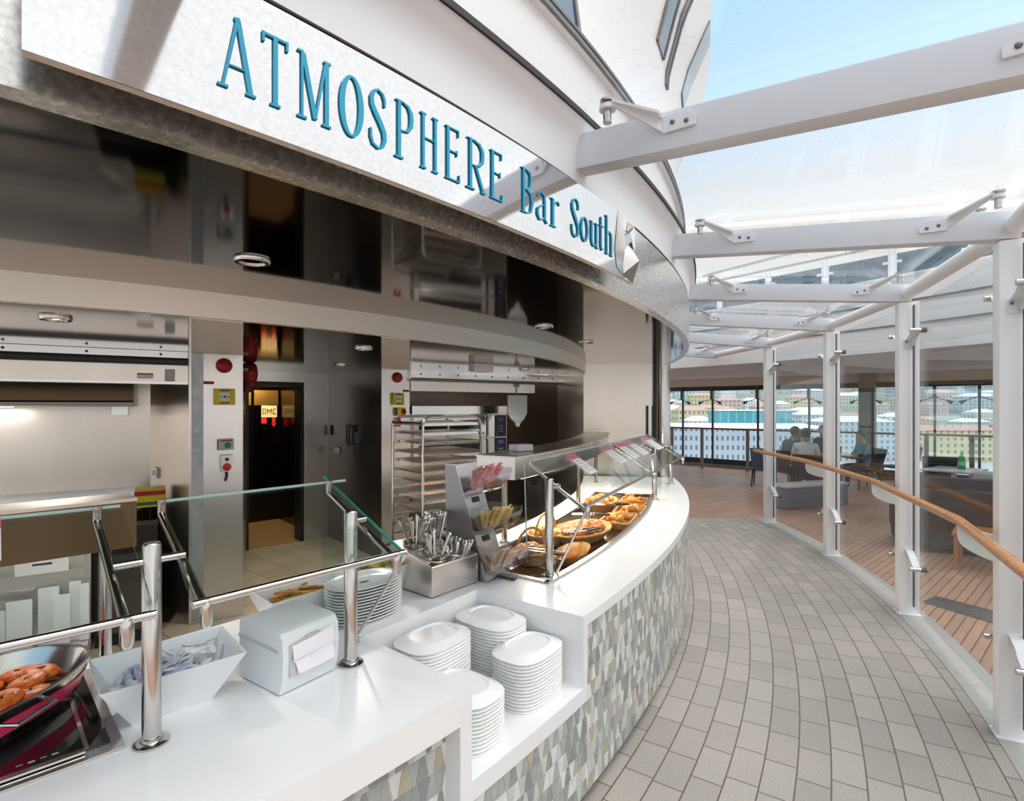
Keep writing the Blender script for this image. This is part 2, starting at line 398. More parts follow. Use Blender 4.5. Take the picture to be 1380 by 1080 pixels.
# thin bright cloud round the sun, behind and above the viewer
S_DIR = Vector((.43, -.10, .90)).normalized()
dt = N(nt, 'ShaderNodeVectorMath', operation='DOT_PRODUCT'); dt.inputs[1].default_value = S_DIR; L(nt, nm.outputs[0], dt.inputs[0])
cl = N(nt, 'ShaderNodeMapRange'); cl.inputs['From Min'].default_value = .35; cl.inputs['From Max'].default_value = 1.; cl.inputs['To Max'].default_value = .25; L(nt, dt.outputs['Value'], cl.inputs[0])
vm = N(nt, 'ShaderNodeMixRGB', blend_type='ADD'); vm.inputs[0].default_value = 1; L(nt, rp.outputs[0], vm.inputs[1]); L(nt, cl.outputs[0], vm.inputs[2])
# a bank of pale cloud off to the side
d2 = N(nt, 'ShaderNodeVectorMath', operation='DOT_PRODUCT'); d2.inputs[1].default_value = Vector((.88, -.27, .40)).normalized(); L(nt, nm.outputs[0], d2.inputs[0])
c2 = N(nt, 'ShaderNodeMapRange'); c2.inputs['From Min'].default_value = .68; c2.inputs['From Max'].default_value = .92; L(nt, d2.outputs['Value'], c2.inputs[0])
v2 = N(nt, 'ShaderNodeMixRGB'); v2.inputs[2].default_value = (.90, .905, .91, 1); L(nt, c2.outputs[0], v2.inputs[0]); L(nt, vm.outputs[0], v2.inputs[1])
L(nt, v2.outputs[0], bg.inputs[0]); bg.inputs[1].default_value = 1.
sd = bpy.data.lights.new('sun', 'SUN'); so = bpy.data.objects.new('sun', sd); COL.objects.link(so); so.location = (6, -8, 20)
sd.energy = 1.5; sd.angle = R(55); sd.color = (1, .97, .92)
so.rotation_euler = S_DIR.to_track_quat('Z', 'Y').to_euler()
vs = SC.view_settings; vs.view_transform = 'Standard'; vs.look = 'None'; vs.gamma = 1; vs.use_curve_mapping = False; vs.exposure = .45
cy = SC.cycles; cy.max_bounces = 14; cy.transparent_max_bounces = 40; cy.glossy_bounces = 8; cy.diffuse_bounces = 5; cy.sample_clamp_indirect = 6; cy.caustics_reflective = False
def downlight(name, loc, watts, label, size=.11, spot=True, col=(1, .95, .88), group=None):
    r = empty(name, loc, label, 'light', group); x, y, z = loc
    MB().lathe([(.066, z-.012), (.07, z-.002), (.07, z+.004), (.045, z+.004), (.045, z-.002), (.05, z-.012)], (x, y, 0), 18, cap=False).build('ring', 'steel_bright', r)
    MB().lathe([(.0, z-.001), (.045, z-.001)], (x, y, 0), 16).build('lens', 'lamp_lit' if watts else 'lens_white', r)
    if not watts: return r
    ld = bpy.data.lights.new(name+'_glow', 'SPOT'); ld.spot_size = R(130); ld.spot_blend = .7; ld.shadow_soft_size = .05; ld.energy = watts; ld.color = col
    lo = bpy.data.objects.new(name+'_glow', ld); COL.objects.link(lo); lo.location = (x, y, z-.03)
    return r
# ------------------------------------------------------------------ floors
mb = MB()
A = [(-9, -8), (21.6, -8), (21.6, 2.6), (-2.0, 23.85), (-9, 23.85)]
mb.prism(A, -.06, -.006); struct(mb, 'floor', 'teak', 'reddish teak deck of the lounge beyond the glass', 'floor')
mb = MB(); mb.arc(9.0, 12.22, -100, 1.7, -.05, 0, 90); struct(mb, 'floor_walkway', 'pavers', 'curved walkway of grey stone pavers beside the counter', 'floor')
mb = MB(); mb.arc(12.22, 12.46, -100, 1.7, -.05, .004, 90); struct(mb, 'trim_1', mat('kerb', (176, 176, 172), .5, noise=.1, nscale=20), 'pale stone kerb strip under the glass panels', 'trim')
mb = MB(); mb.arc(1.5, 9.0, -80, 12, -.05, -.002, 40); struct(mb, 'floor_galley', 'galley_tile', 'tan tiled floor of the galley', 'floor')

# ------------------------------------------------------------------ serving counter
NA, NB, RI, RO, ZT = -39.58, -35.4, 9.25, 10.46, .888
WA, WB, WR0, WR1 = -33.75, -15.6, 9.47, 10.1
ct = empty('serving_counter', pol(10.0, -37.5, 0), 'long curved white stone counter with pale mosaic front beside the paved walkway', 'counter')
mb = MB()
mb.arc(RI, RO, -62, NA, ZT-.05, ZT, 30); mb.arc(RO-.06, RO, -62, NA, ZT-.115, ZT-.05, 30)
mb.arc(RI, 9.83, NA, NB, ZT-.05, ZT, 8)
mb.arc(RI, RO, NB, WA, ZT-.05, ZT, 4); mb.arc(WR1, RO, WA, WB, ZT-.05, ZT, 24); mb.arc(RI, WR0, WA, WB, ZT-.05, ZT, 24); mb.arc(RI, RO, WB, -6.75, ZT-.05, ZT, 14)
mb.build('worktop', 'white_stone', ct, label='white stone worktop')
mb = MB()
d = math.degrees(.055/RO)
mb.arc(10.36, RO, NA-d, NA, 0, ZT-.05, 2)                       # post beside the plate niche
mb.arc(9.83, RO, NA, NB, .49, .56, 8); mb.arc(9.79, 9.83, NA-.1, NB+.1, .49, ZT-.05, 8)
mb.arc(9.83, RO-.1, NA-.15, NA, .49, ZT-.05, 1); mb.arc(9.83, RO, NB, NB+.22, .49, ZT-.05, 1)
mb.build('plate_niche', 'white_stone_edge', ct, label='sunken white niche for plates')
mb = MB(); mb.arc(WR0-.02, WR1+.02, WA-.15, WB+.15, ZT-.12, ZT-.045, 24); mb.build('display_well', 'well_stone', ct, label='dark stone display well')
mb = MB()
for q in (WR0, WR1-.03): mb.arc(q, q+.03, WA, WB, ZT-.05, ZT+.012, 24)
for q in (WA, WB-.15): mb.arc(WR0, WR1, q, q+.15, ZT-.05, ZT+.012, 1)
mb.build('well_rim', 'steel_bright', ct, label='steel rim of the display well')
mb = MB(); mb.arc(9.3, 10.36, -62, -6.75, 0, .06, 60); mb.arc(9.3, 9.36, -62, -6.75, .06, ZT-.05, 60); mb.build('plinth', 'dark_grey', ct, label='dark recessed plinth')
def tiles(mb, g, r, a0, a1, z0, z1, rows):
    """wedge-shaped mosaic: every joint leans the other way from its neighbour"""
    h = (z1-z0)/rows; w = .037; circ = R(1)*r
    g.arc(r-.03, r, a0, a1, z0, z1, max(4, int((a1-a0)*2)), 0)
    for k in range(rows):
        u = -rnd.random()*w; n = int((a1-a0)*circ/w)+2; off = rnd.random(); x0 = 0.
        for i in range(n):
            s = 1 if (i+k) % 2 else -1; gp = .0016; sl = .0085
            b0 = max(0, u+i*w-s*sl)+gp; b1 = u+(i+1)*w+s*sl-gp; t0 = max(0, u+i*w+s*sl)+gp; t1 = u+(i+1)*w-s*sl-gp
            mxu = (a1-a0)*circ
            b1 = min(b1, mxu); t1 = min(t1, mxu)
            if b1 <= b0 or t1 <= t0: continue
            za, zb = z0+k*h+gp, z0+(k+1)*h-gp
            q = [pol(r+.0025, a0+b0/circ, za), pol(r+.0025, a0+b1/circ, za), pol(r+.0025, a0+t1/circ, zb), pol(r+.0025, a0+t0/circ, zb)]
            qb = [pol(r-.001, a0+b0/circ, za), pol(r-.001, a0+b1/circ, za), pol(r-.001, a0+t1/circ, zb), pol(r-.001, a0+t0/circ, zb)]
            c = rnd.choices(range(8), (3, 3, 3, 3, 1.4, 2, 1.6, 1.5))[0]
            mb.add(q+qb, [(0, 1, 2, 3), (0, 4, 5, 1), (1, 5, 6, 2), (2, 6, 7, 3), (3, 7, 4, 0)], c+1)
mb = MB()
tiles(mb, mb, 10.385, -62, NA-d, .06, ZT-.115, 9)
tiles(mb, mb, RO-.006, NA, NB+.22, .06, .49, 6)
tiles(mb, mb, RO-.006, NB+.22, -6.75, .06, ZT-.05, 11)
mb.build('mosaic_tile_front', ['grout']+['tile_%d' % i for i in range(8)], ct, smooth=0, label='pale wedge-shaped mosaic tiles')

# ------------------------------------------------------------------ fascia, soffit, header
mb = MB(); mb.arc(10.40, 10.46, -80, 14, 2.44, 2.84, 90); struct(mb, 'trim_2', 'steel_mottled', 'mottled steel fascia drum over the counter', 'trim')
mb = MB(); mb.arc(10.36, 10.45, -80, 14, 2.842, 2.856, 90); struct(mb, 'trim_3', 'black_rubber', 'black joint above the steel fascia', 'trim')
mb = MB(); mb.arcprof([(10.30, 2.857), (10.458, 2.857), (10.458, 2.95), (10.465, 3.01), (10.482, 3.055), (10.505, 3.085), (10.515, 3.105), (10.30, 3.105)], -80, 14, 90, closed=True)
struct(mb, 'trim_4', 'white_paint', 'white painted cornice above the bar sign', 'trim')
mb = MB(); mb.arc(10.44, 10.524, -80, 14, 3.103, 3.128, 90); struct(mb, 'trim_5', 'black_rubber', 'black gasket where the glass roof meets the cornice', 'trim')
HP = [(-82, 7.3), (-60, 8.1), (-45.96, 8.62), (-40.56, 8.80), (-33, 8.96), (-24.4, 9.15), (-14, 9.25), (-5.5, 9.29)]
def rh(a):
    for (a0, r0), (a1, r1) in zip(HP, HP[1:]):
        if a <= a1: break
    t = (a-a0)/(a1-a0); return r0+(r1-r0)*t
def rhs(a): return (rh(a-4)+2*rh(a)+rh(min(a+4, -5.5)))/4 if a < -9 else rh(min(a, -5.5))
ZS, ZC = 2.445, 2.31
def ring_fn(f0, f1, a0, a1, z0, z1, n):
    b = MB(); vs = []; fs = []
    for i in range(n+1):
        a = a0+(a1-a0)*i/n; vs += [pol(f0(a), a, z0), pol(f1(a), a, z0), pol(f1(a), a, z1), pol(f0(a), a, z1)]
    for i in range(n):
        for k in range(4): fs.append((i*4+k, (i+1)*4+k, (i+1)*4+(k+1) % 4, i*4+(k+1) % 4))
    fs += [(0, 1, 2, 3), (n*4+3, n*4+2, n*4+1, n*4)]
    return b.add(vs, fs)
struct(ring_fn(rhs, lambda a: 10.45, -80, -5.5, ZS-.003, ZS+.05, 76), 'ceiling', 'soffit_mirror', 'polished dark steel soffit over the counter', 'ceiling')
struct(ring_fn(lambda a: 9.2, lambda a: 10.42, -5.5, 14, ZS, ZS+.05, 20), 'ceiling_end', 'soffit_mirror', 'polished soffit past the end of the servery', 'ceiling')
struct(ring_fn(lambda a: rhs(a)-.05, rhs, -80, -5.7, ZC-.002, ZS+.02, 76), 'trim_6', 'steel_header', 'curved satin steel header along the soffit', 'trim')
struct(ring_fn(lambda a: 1.5, lambda a: rhs(a)-.05, -80, -5.6, ZC, ZC+.05, 76), 'ceiling_galley', 'ceiling_mirror', 'mirror polished galley ceiling', 'ceiling')
k = 7
for a0, a1 in ((-44.1, -45.3), (-37.2, -39.0), (-30.3, -31.9), (-24, -25), (-18, -18), (-12, -12)):
    mb = MB(); p, q = pol(rhs(a0), a0, ZS-.001), pol(10.41, a1, ZS-.001); t = (q-p).cross(Vector((0, 0, 1))).normalized()*.002
    mb.slab([p-t, q-t, q+t, p+t], .002); struct(mb, 'trim_%d' % k, 'black_rubber', 'dark seam across the soffit', 'trim'); k += 1

# ------------------------------------------------------------------ galley walls
def wall(name, pts, z0, z1, m, th=.04, label=None):
    b = MB()
    for p, q in zip(pts, pts[1:]):
        p, q = Vector((*p, 0)), Vector((*q, 0)); n = (q-p).cross(Vector((0, 0, 1))).normalized()*th
        b.prism([tuple(p)[:2], tuple(q)[:2], tuple(q-n)[:2], tuple(p-n)[:2]], z0, z1)
    return struct(b, name, m, label, 'wall')
def on_line(P, Q, px):
    """where the sight line of picture column px meets the plan line P-Q"""
    k = (px-690)/F; dx, dy = Q[0]-P[0], Q[1]-P[1]; s = (k*P[1]-P[0])/(dx-k*dy)
    return Vector((P[0]+dx*s, P[1]+dy*s, 0))
def on_face(P, Q, px, py):
    v = on_line(P, Q, px); v.z = CAMH+(548-py)/F*v.y; return v
A1, C1a, C1b = (-2.74, 4.53), (-2.72, 4.53), (-2.39, 4.745)
wall('wall_galley_back', [(-7.4, 2.78), (-3.52, 5.2)], 0, ZC, 'steel_wall', label='brushed steel back wall of the grill bay')
wall('wall_galley_return', [(-3.52, 5.2), (-2.74, 4.56)], 0, ZC, 'steel_wall', label='steel side wall of the grill bay')
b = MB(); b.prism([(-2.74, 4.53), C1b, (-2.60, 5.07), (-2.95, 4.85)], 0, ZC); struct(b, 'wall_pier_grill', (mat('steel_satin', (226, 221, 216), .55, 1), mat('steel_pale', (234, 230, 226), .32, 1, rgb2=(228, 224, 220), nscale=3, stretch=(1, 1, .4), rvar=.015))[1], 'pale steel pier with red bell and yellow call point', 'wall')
b = MB(); g0, g1 = on_line(C1a, C1b, 258), on_line(C1a, C1b, 274); t = Vector((.545, -.84, 0))*.012
b.prism([tuple(g0+t)[:2], tuple(g1+t)[:2], tuple(g1)[:2], tuple(g0)[:2]], 0, ZC); struct(b, 'trim_20', mat('galvanised', (188, 192, 196), .5, 1, rgb2=(168, 172, 178), nscale=16), 'galvanised shutter guide on the pier', 'trim')
for nm, pa, pb in (('ceiling_blur_grill', 258, 327), ('ceiling_blur_oven', 514, 552)):  # satin patches added so the mirror ceiling does not repeat the bells
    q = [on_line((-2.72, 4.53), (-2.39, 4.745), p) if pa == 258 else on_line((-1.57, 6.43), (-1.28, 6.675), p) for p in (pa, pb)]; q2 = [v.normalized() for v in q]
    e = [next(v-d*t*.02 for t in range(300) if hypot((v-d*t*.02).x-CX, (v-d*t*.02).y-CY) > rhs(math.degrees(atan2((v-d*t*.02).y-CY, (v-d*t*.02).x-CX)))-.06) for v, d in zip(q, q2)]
    b = MB(); b.prism([tuple(p)[:2] for p in (q[0], q[1], e[1], e[0])], ZC-.006, ZC+.002); struct(b, nm, 'steel_satin', 'satin ceiling patch added to blur the pier reflection', 'ceiling')
wall('wall_lift_side', [(-2.62, 5.05), (-3.42, 6.87)], 0, ZC, 'steel_wall', label='steel side wall of the lift lobby')
D0, D1 = (-3.42, 6.87), (-2.61, 7.6)
dr = on_line(D0, D1, 408); dl = on_line(D0, D1, 329)
wall('wall_lift', [tuple(dr)[:2], D1], 0, ZC, 'steel_pale', label='pale steel wall beside the lift door')
wall('wall_lift_lintel', [tuple(dl)[:2], tuple(dr)[:2]], 2.18, ZC, 'steel_pale', label='pale steel strip above the lift door')
C2a, C2b = (-1.57, 6.43), (-1.28, 6.675)
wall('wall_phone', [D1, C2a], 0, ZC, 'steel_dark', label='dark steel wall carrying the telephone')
b = MB(); b.prism([C2a, C2b, (-1.55, 7.05), (-1.85, 6.78)], 0, ZC); struct(b, 'wall_pier_oven', 'steel_pale', 'pale steel pier beside the baking rack', 'wall')
O0, O1 = C2b, (.69, 8.1)
wall('wall_oven_back', [(-2.2, 7.9), (-.15, 9.45), (.75, 8.15)], 0, ZC, mat('steel_brown', (168, 156, 146), .42, 1), label='dark steel wall behind the oven')
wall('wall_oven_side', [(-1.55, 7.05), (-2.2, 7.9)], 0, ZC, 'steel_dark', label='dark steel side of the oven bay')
wall('wall_jamb', [O1, (1.02, 7.54)], 0, ZC+.1, 'steel_wall', label='steel jamb between oven bay and end wall')
pe0, pe1 = pol(9.26, -6), pol(10.34, -6)
wall('wall_end', [tuple(pe0)[:2], tuple(pe1)[:2]], 0, ZS, 'steel_wall', label='broad steel panel closing the end of the bar')
b = MB(); c = pol(10.36, -6.2); b.lathe([(.085, 0), (.085, ZS)], c, 24); struct(b, 'trim_21', 'steel_tube', 'round polished steel column at the end of the bar', 'trim')
b = MB(); c = pol(10.24, -6.15); b.box((c.x, c.y, ZS/2), (.05, .03, ZS), R(-6)); struct(b, 'trim_22', 'black_plastic', 'black shadow strip beside the steel column', 'trim')
for i, px in enumerate((872, 880, 888)):
    v = on_line(pe0, pe1, px)+Vector((-.1, -1, 0))*.02
    tag(MB().box((v.x, v.y, 1.63), (.03, .02, .46), R(-6)).build('wall_strip', 'black_plastic'), 'slim black upright strip on the steel end wall, %s' % ('first from the oven', 'second of three', 'third, next to the round column')[i], 'strip', 'black strips on the end wall')
# outer skin so that daylight does not leak in from behind or above
b = MB(); b.arc(1.0, 1.5, -82, 14, -.05, 3.1, 24); struct(b, 'wall_core', 'mid_grey', 'plain wall at the core of the servery', 'wall')
b = MB(); b.arc(1.0, 10.4, -81, 14, 2.66, 2.72, 60); struct(b, 'ceiling_deck', 'mid_grey', 'closed deck above the galley ceiling', 'ceiling')
# ------------------------------------------------------------------ the bar sign
sg = empty('bar_sign', pol(10.48, -39, 2.51), 'curved mirror-steel sign with raised teal lettering over the counter', 'sign')
SR = 10.56
b = MB(); b.arc(SR-.003, SR, -45.86, -33.38, 2.467, 2.768, 50); b.arc(SR-.025, SR-.003, -45.86, -33.38, 2.467, 2.768, 50, 1); b.build('sign_panel', ['panel_mirror', 'panel_back'], sg)
for a in (-45.2, -43, -40.6, -38.2, -35.8, -33.5): MB().arc(10.455, SR-.02, a-.05, a+.05, 2.60, 2.72, 1).build('standoff_bracket', 'panel_back', sg)
def glyph(name, strokes, a0, a1, z0, z1, th=.006):
    """strokes: lists of (x, y, half-width) in a unit box, bent onto the sign"""
    b = MB()
    for st in strokes:
        pts = [Vector((p[0]*(a1-a0)*R(1)*SR, p[1]*(z1-z0), 0)) for p in st]; hw = [p[2]*(z1-z0)*.95 for p in st]
        n = len(pts); closed = (pts[0]-pts[-1]).length < 1e-6; lf = []; rt = []
        for i in range(n):
            if closed: d = (pts[(i+1) % (n-1)]-pts[(i-1) % (n-1)])
            else: d = pts[min(i+1, n-1)]-pts[max(i-1, 0)]
            d.normalize(); nn = Vector((-d.y, d.x, 0)); lf.append(pts[i]+nn*hw[i]); rt.append(pts[i]-nn*hw[i])
        def w(p, r): return pol(r, a0+math.degrees(p.x/SR), z0+p.y)
        vs = []; fs = []
        for i in range(n): vs += [w(lf[i], SR+.001), w(rt[i], SR+.001), w(rt[i], SR+th), w(lf[i], SR+th)]
        for i in range(n-1):
            for k in range(4): fs.append((i*4+k, i*4+4+k, i*4+4+(k+1) % 4, i*4+(k+1) % 4))
        if not closed: fs += [(0, 1, 2, 3), (n*4-1, n*4-2, n*4-3, n*4-4)]
        b.add(vs, fs)
    return b.build('letter', 'teal_letter', sg, smooth=30, label='teal letter '+name)
T, K, H_ = .011, .034, .02     # hairline, thick stem, serif
def el(cx, cy, rx, ry, t0, t1, n=24, w0=.02, w1=.05):
    o = []
    for i in range(n+1):
        t = R(t0+(t1-t0)*i/n); o.append((cx+rx*cos(t), cy+ry*sin(t), w0+(w1-w0)*abs(cos(t))))
    if abs(abs(t1-t0)-360) < .1: o[-1] = o[0]
    return o
def sf(x, y, w=.13): return [(x-w, y, .018), (x+w, y, .018)]
Hs = [[(.2, 0, K*.8), (.2, 1, K*.8)], [(.8, 0, K*.8), (.8, 1, K*.8)], [(.2, .56, T), (.8, .56, T)], sf(.2, .985), sf(.2, .015), sf(.8, .985), sf(.8, .015)]
Es = [[(.25, 0, K), (.25, 1, K)], [(.1, .985, T*1.2), (.9, .985, T*1.2)], [(.1, .015, T*1.2), (.95, .015, T*1.2)], [(.25, .55, T), (.8, .55, T)],
      [(.9, 1, T*1.3), (.9, .87, T)], [(.95, 0, T*1.3), (.95, .15, T)], [(.8, .6, T), (.8, .49, T)]]
Ps = [[(.25, 0, K), (.25, 1, K)], sf(.25, .015, .2), [(.08, .985, T), (.45, .985, T), (.7, .95, .025), (.84, .86, .038), (.87, .75, .042), (.84, .62, .038), (.7, .52, .025), (.45, .49, T), (.25, .49, T)]]
Ss = [[(.86, .74, .016), (.86, .84, .02), (.76, .94, .022), (.52, .985, .018), (.28, .93, .026), (.17, .82, .036), (.2, .70, .042), (.38, .58, .046), (.62, .45, .046), (.82, .31, .042), (.86, .18, .038), (.74, .06, .026), (.5, .012, .018), (.24, .06, .022), (.13, .17, .022), (.13, .30, .018)]]
zb, zt = 2.537, 2.697
glyph('A', [[(.5, .97, .025), (.14, .02, .018)], [(.52, .96, K), (.84, .03, K)], [(.24, .32, T), (.74, .32, T)], sf(.14, .015), sf(.85, .015), [(.42, .97, .02), (.56, .985, .02)]], -44.20, -43.76, zb, zt)
glyph('T', [[(.5, 0, K), (.5, 1, K)], [(.02, .98, .018), (.98, .98, .018)], [(.03, 1, .02), (.03, .86, .018)], [(.97, 1, .02), (.97, .86, .018)], sf(.5, .015, .2)], -43.69, -43.38, zb, zt)
glyph('M', [[(.14, 0, .018), (.14, .98, .018)], [(.17, .97, K), (.52, .05, K)], [(.52, .05, .018), (.83, .97, .018)], [(.86, 0, K), (.86, .98, K)], sf(.14, .015), sf(.86, .015), sf(.1, .985, .08), sf(.88, .985, .1)], -43.26, -42.79, zb, zt)
glyph('O', [el(.5, .5, .40, .47, 0, 360, 40, .018, .048)], -42.67, -42.30, zb, zt)
glyph('S', Ss, -42.22, -41.90, zb, zt)
glyph('P', Ps, -41.78, -41.41, zb, zt)
glyph('H', Hs, -41.31, -40.90, zb, zt)
glyph('E', Es, -40.80, -40.44, zb, zt)
glyph('R', Ps+[[(.5, .5, .025), (.9, .02, K)], sf(.9, .015, .1)], -40.31, -39.82, zb, zt)
glyph('E', Es, -39.72, -39.35, zb, zt)
Bs = [[(.25, 0, K), (.25, 1, K)], [(.08, .985, T), (.45, .985, T), (.72, .94, .026), (.80, .8, .036), (.72, .62, .026), (.45, .54, T), (.25, .54, T)], [(.25, .54, T), (.5, .54, T), (.8, .47, .028), (.9, .28, .042), (.78, .07, .028), (.5, .015, T), (.08, .015, T)]]
glyph('B', Bs, -38.83, -38.40, zb+.002, zt)
glyph('a', [[(.18, .80, .03), (.24, .93, .022), (.5, .985, .022), (.72, .9, .03), (.76, .7, .05), (.76, .1, .05), (.95, .0, .03)], [(.74, .6, .018), (.4, .52, .022), (.17, .38, .05), (.15, .2, .055), (.3, .03, .03), (.55, .06, .02), (.75, .2, .018)]], -38.32, -37.91, zb, zb+.107)
glyph('r', [[(.3, 0, .06), (.3, .98, .06)], [(.08, .98, .02), (.35, .98, .02)], [(.06, .015, .02), (.56, .015, .02)], [(.32, .7, .02), (.5, .9, .025), (.75, .97, .03), (.9, .86, .035)]], -37.83, -37.43, zb, zb+.107)
glyph('S', Ss, -37.00, -36.62, zb, zt)
glyph('o', [el(.5, .5, .38, .46, 0, 360, 32, .022, .055)], -36.58, -36.20, zb, zb+.107)
glyph('u', [[(.2, .98, .055), (.2, .25, .055), (.3, .06, .035), (.5, .03, .022), (.75, .2, .02)], [(.78, .98, .055), (.78, .0, .055)], [(.04, .98, .02), (.24, .98, .02)], [(.6, .98, .02), (.82, .98, .02)], [(.78, .015, .02), (.97, .015, .02)]], -36.13, -35.71, zb, zb+.107)
glyph('t', [[(.45, .97, .03), (.45, .15, .04), (.55, .03, .03), (.85, .08, .018)], [(.1, .72, .015), (.9, .72, .015)]], -35.71, -35.39, zb, zb+.153)
glyph('h', [[(.22, 0, .036), (.22, 1, .036)], [(.06, .985, .016), (.26, .985, .016)], [(.24, .5, .016), (.5, .62, .02), (.74, .58, .03), (.78, .45, .036), (.78, 0, .036)], sf(.22, .012, .15), sf(.78, .012, .15)], -35.35, -34.88, zb, zt+.012)
# raised polished leaf shapes at the end of the lettering
em = MB()
def leaf(pts, dep):
    q = [pol(SR+.002, -34.79+p[0]*1.6, 2.472+p[1]*.32) for p in pts]; c = sum(q, Vector())/len(q); n = (pol(SR+1, -33.1)-pol(SR, -33.1)).normalized()
    k = len(q); em.add(q+[c+n*dep], [(i, (i+1) % k, k) for i in range(k)]+[tuple(range(k-1, -1, -1))])
leaf([(.02, .34), (.10, .10), (.30, .02), (.34, .45), (.22, .72), (.16, .96), (.08, .62)], .035)
leaf([(.34, .04), (.78, -.02), (.92, .28), (.78, .46), (.55, .52), (.36, .36)], .05)
leaf([(.36, .40), (.55, .54), (.62, .60), (.74, .62), (.88, .50), (.66, .72), (.52, .70), (.28, .60)], .02)
leaf([(.50, .72), (.60, .70), (.66, .84), (.56, .88)], .03)
em.build('relief', 'steel_bright', sg, smooth=25, label='polished metal relief at the end of the lettering')
# ------------------------------------------------------------------ downlights
for i, p in enumerate(((340, 351), (733, 440), (790, 461))):
    v = onz(*p, ZS-.004); downlight('downlight', v, 0, ('round recessed downlight above the napkin dispenser end of the soffit', 'round recessed downlight above the pastry display in the soffit', 'round recessed downlight near the far end of the soffit')[i], group='soffit downlights')
for i, p in enumerate(((75, 429), (490, 470), (664, 494), (610, 488))):
    v = onz(*p, ZC-.004)
    if i >= 2: v = (Vector((-1.9, 5.9, ZC-.004)), Vector((.15, 6.6, ZC-.004)))[i-2]
    downlight('downlight', v, 90, ('round recessed downlight in front of the grill shutter', 'round recessed downlight outside the lift lobby', 'round recessed downlight between phone wall and pier', 'round recessed downlight in front of the oven')[i], group='galley downlights')
# ------------------------------------------------------------------ sneeze guards
def guard_post(root, r, a, z1=1.46, rr=.0245):
    p = pol(r, a, ZT); b = MB()
    b.lathe([(.046, 0), (.046, .006), (.040, .010), (rr+.004, .012), (rr+.004, .02), (rr, .022)], p, 20); b.build('post_foot', 'steel_tube', root)
    b = MB(); b.lathe([(rr, .004), (rr, z1-ZT-.006), (rr-.004, z1-ZT)], p, 20); b.build('post', 'steel_tube', root)
def strut(root, top, bot, drop=.03, r=.0125):
    """bar under the glass with an upright cap above and a rounded clamp below"""
    top, bot = Vector(top), Vector(bot); b = MB()
    b.tube([top+Vector((0, 0, .012)), top+Vector((0, 0, -drop-.01)), bot+Vector((0, 0, -.022))], r, 12); b.build('strut', 'steel_tube', root)
    b = MB(); b.tube([bot+Vector((0, 0, .012)), bot+Vector((0, 0, .006)), bot+Vector((0, 0, -.055)), bot+Vector((0, 0, -.066)), bot+Vector((0, 0, -.07))], .016, 12, rs=[.013, .016, .016, .012, .004]); b.build('clamp', 'steel_tube', root)
def pane(root, T0, T1, B1, B0, rail=True, th=.01):
    b = MB(); b.slab([T0, T1, B1, B0], th); b.build('glass_pane', 'pane', root, smooth=0)
    up = (Vector(T0)-Vector(B0)).normalized()
    b = MB(); b.tube([Vector(T0)+up*.002, Vector(T1)+up*.002], .0052, 6); b.build('glass_edge', 'edge_light', root)
    if rail:
        b = MB(); b.tube([B0, B1], .0115, 12); b.build('front_rail', 'steel_tube', root)
sn = empty('sneeze_guard', pol(10, -44.2, ZT), 'slanted glass sneeze guard on tubular steel posts over the red pan and napkin box', 'sneeze guard')
guard_post(sn, 10.0, -44.2); guard_post(sn, 10.0, -40.56); guard_post(sn, 10.0, -49.5)
ZB, ZTP, RB, RT = 1.32, 1.535, 10.2, 9.745
pane(sn, pol(RT, -52, ZTP), pol(RT, -44.38, ZTP), pol(RB, -44.38, ZB), pol(RB, -52, ZB))
pane(sn, pol(RT, -43.75, ZTP), pol(RT, -39.75, ZTP), pol(RB, -40.02, ZB), pol(RB, -43.92, ZB))
for a in (-44.72, -43.72, -40.2): strut(sn, pol(RT, a, ZTP-.005), pol(RB-.005, a, ZB-.004))
b = MB(); b.tube([pol(10.0, -44.72, 1.41), pol(10.0, -43.72, 1.41)], .011, 12); b.build('cross_bar', 'steel_tube', sn)
b = MB(); b.tube([pol(10.0, -40.56, 1.42), pol(10.0, -40.2, 1.42)], .011, 12); b.build('cross_bar', 'steel_tube', sn)
b = MB(); b.slab([pol(9.62, -39.95, 1.55), pol(10.19, -39.95, 1.31), pol(9.86, -39.95, .895), pol(9.62, -39.95, .895)], .01); b.build('side_pane', 'pane', sn, smooth=0)
b = MB(); b.tube([pol(10.19, -39.95, 1.31), pol(9.86, -39.95, .897)], .0065, 8); b.build('side_edge', 'steel_tube', sn)
b = MB(); b.tube([pol(9.64, -39.97, 1.545), pol(10.17, -39.97, 1.318)], .0055, 8); b.build('side_edge', 'edge_teal', sn)
b = MB(); b.tube([pol(9.86, -40.1, .91), pol(9.86, -39.8, .91)], .008, 10); b.box(pol(9.86, -39.95, .9), (.03, .03, .022), R(-40)); b.build('glass_clip', 'steel_tube', sn)
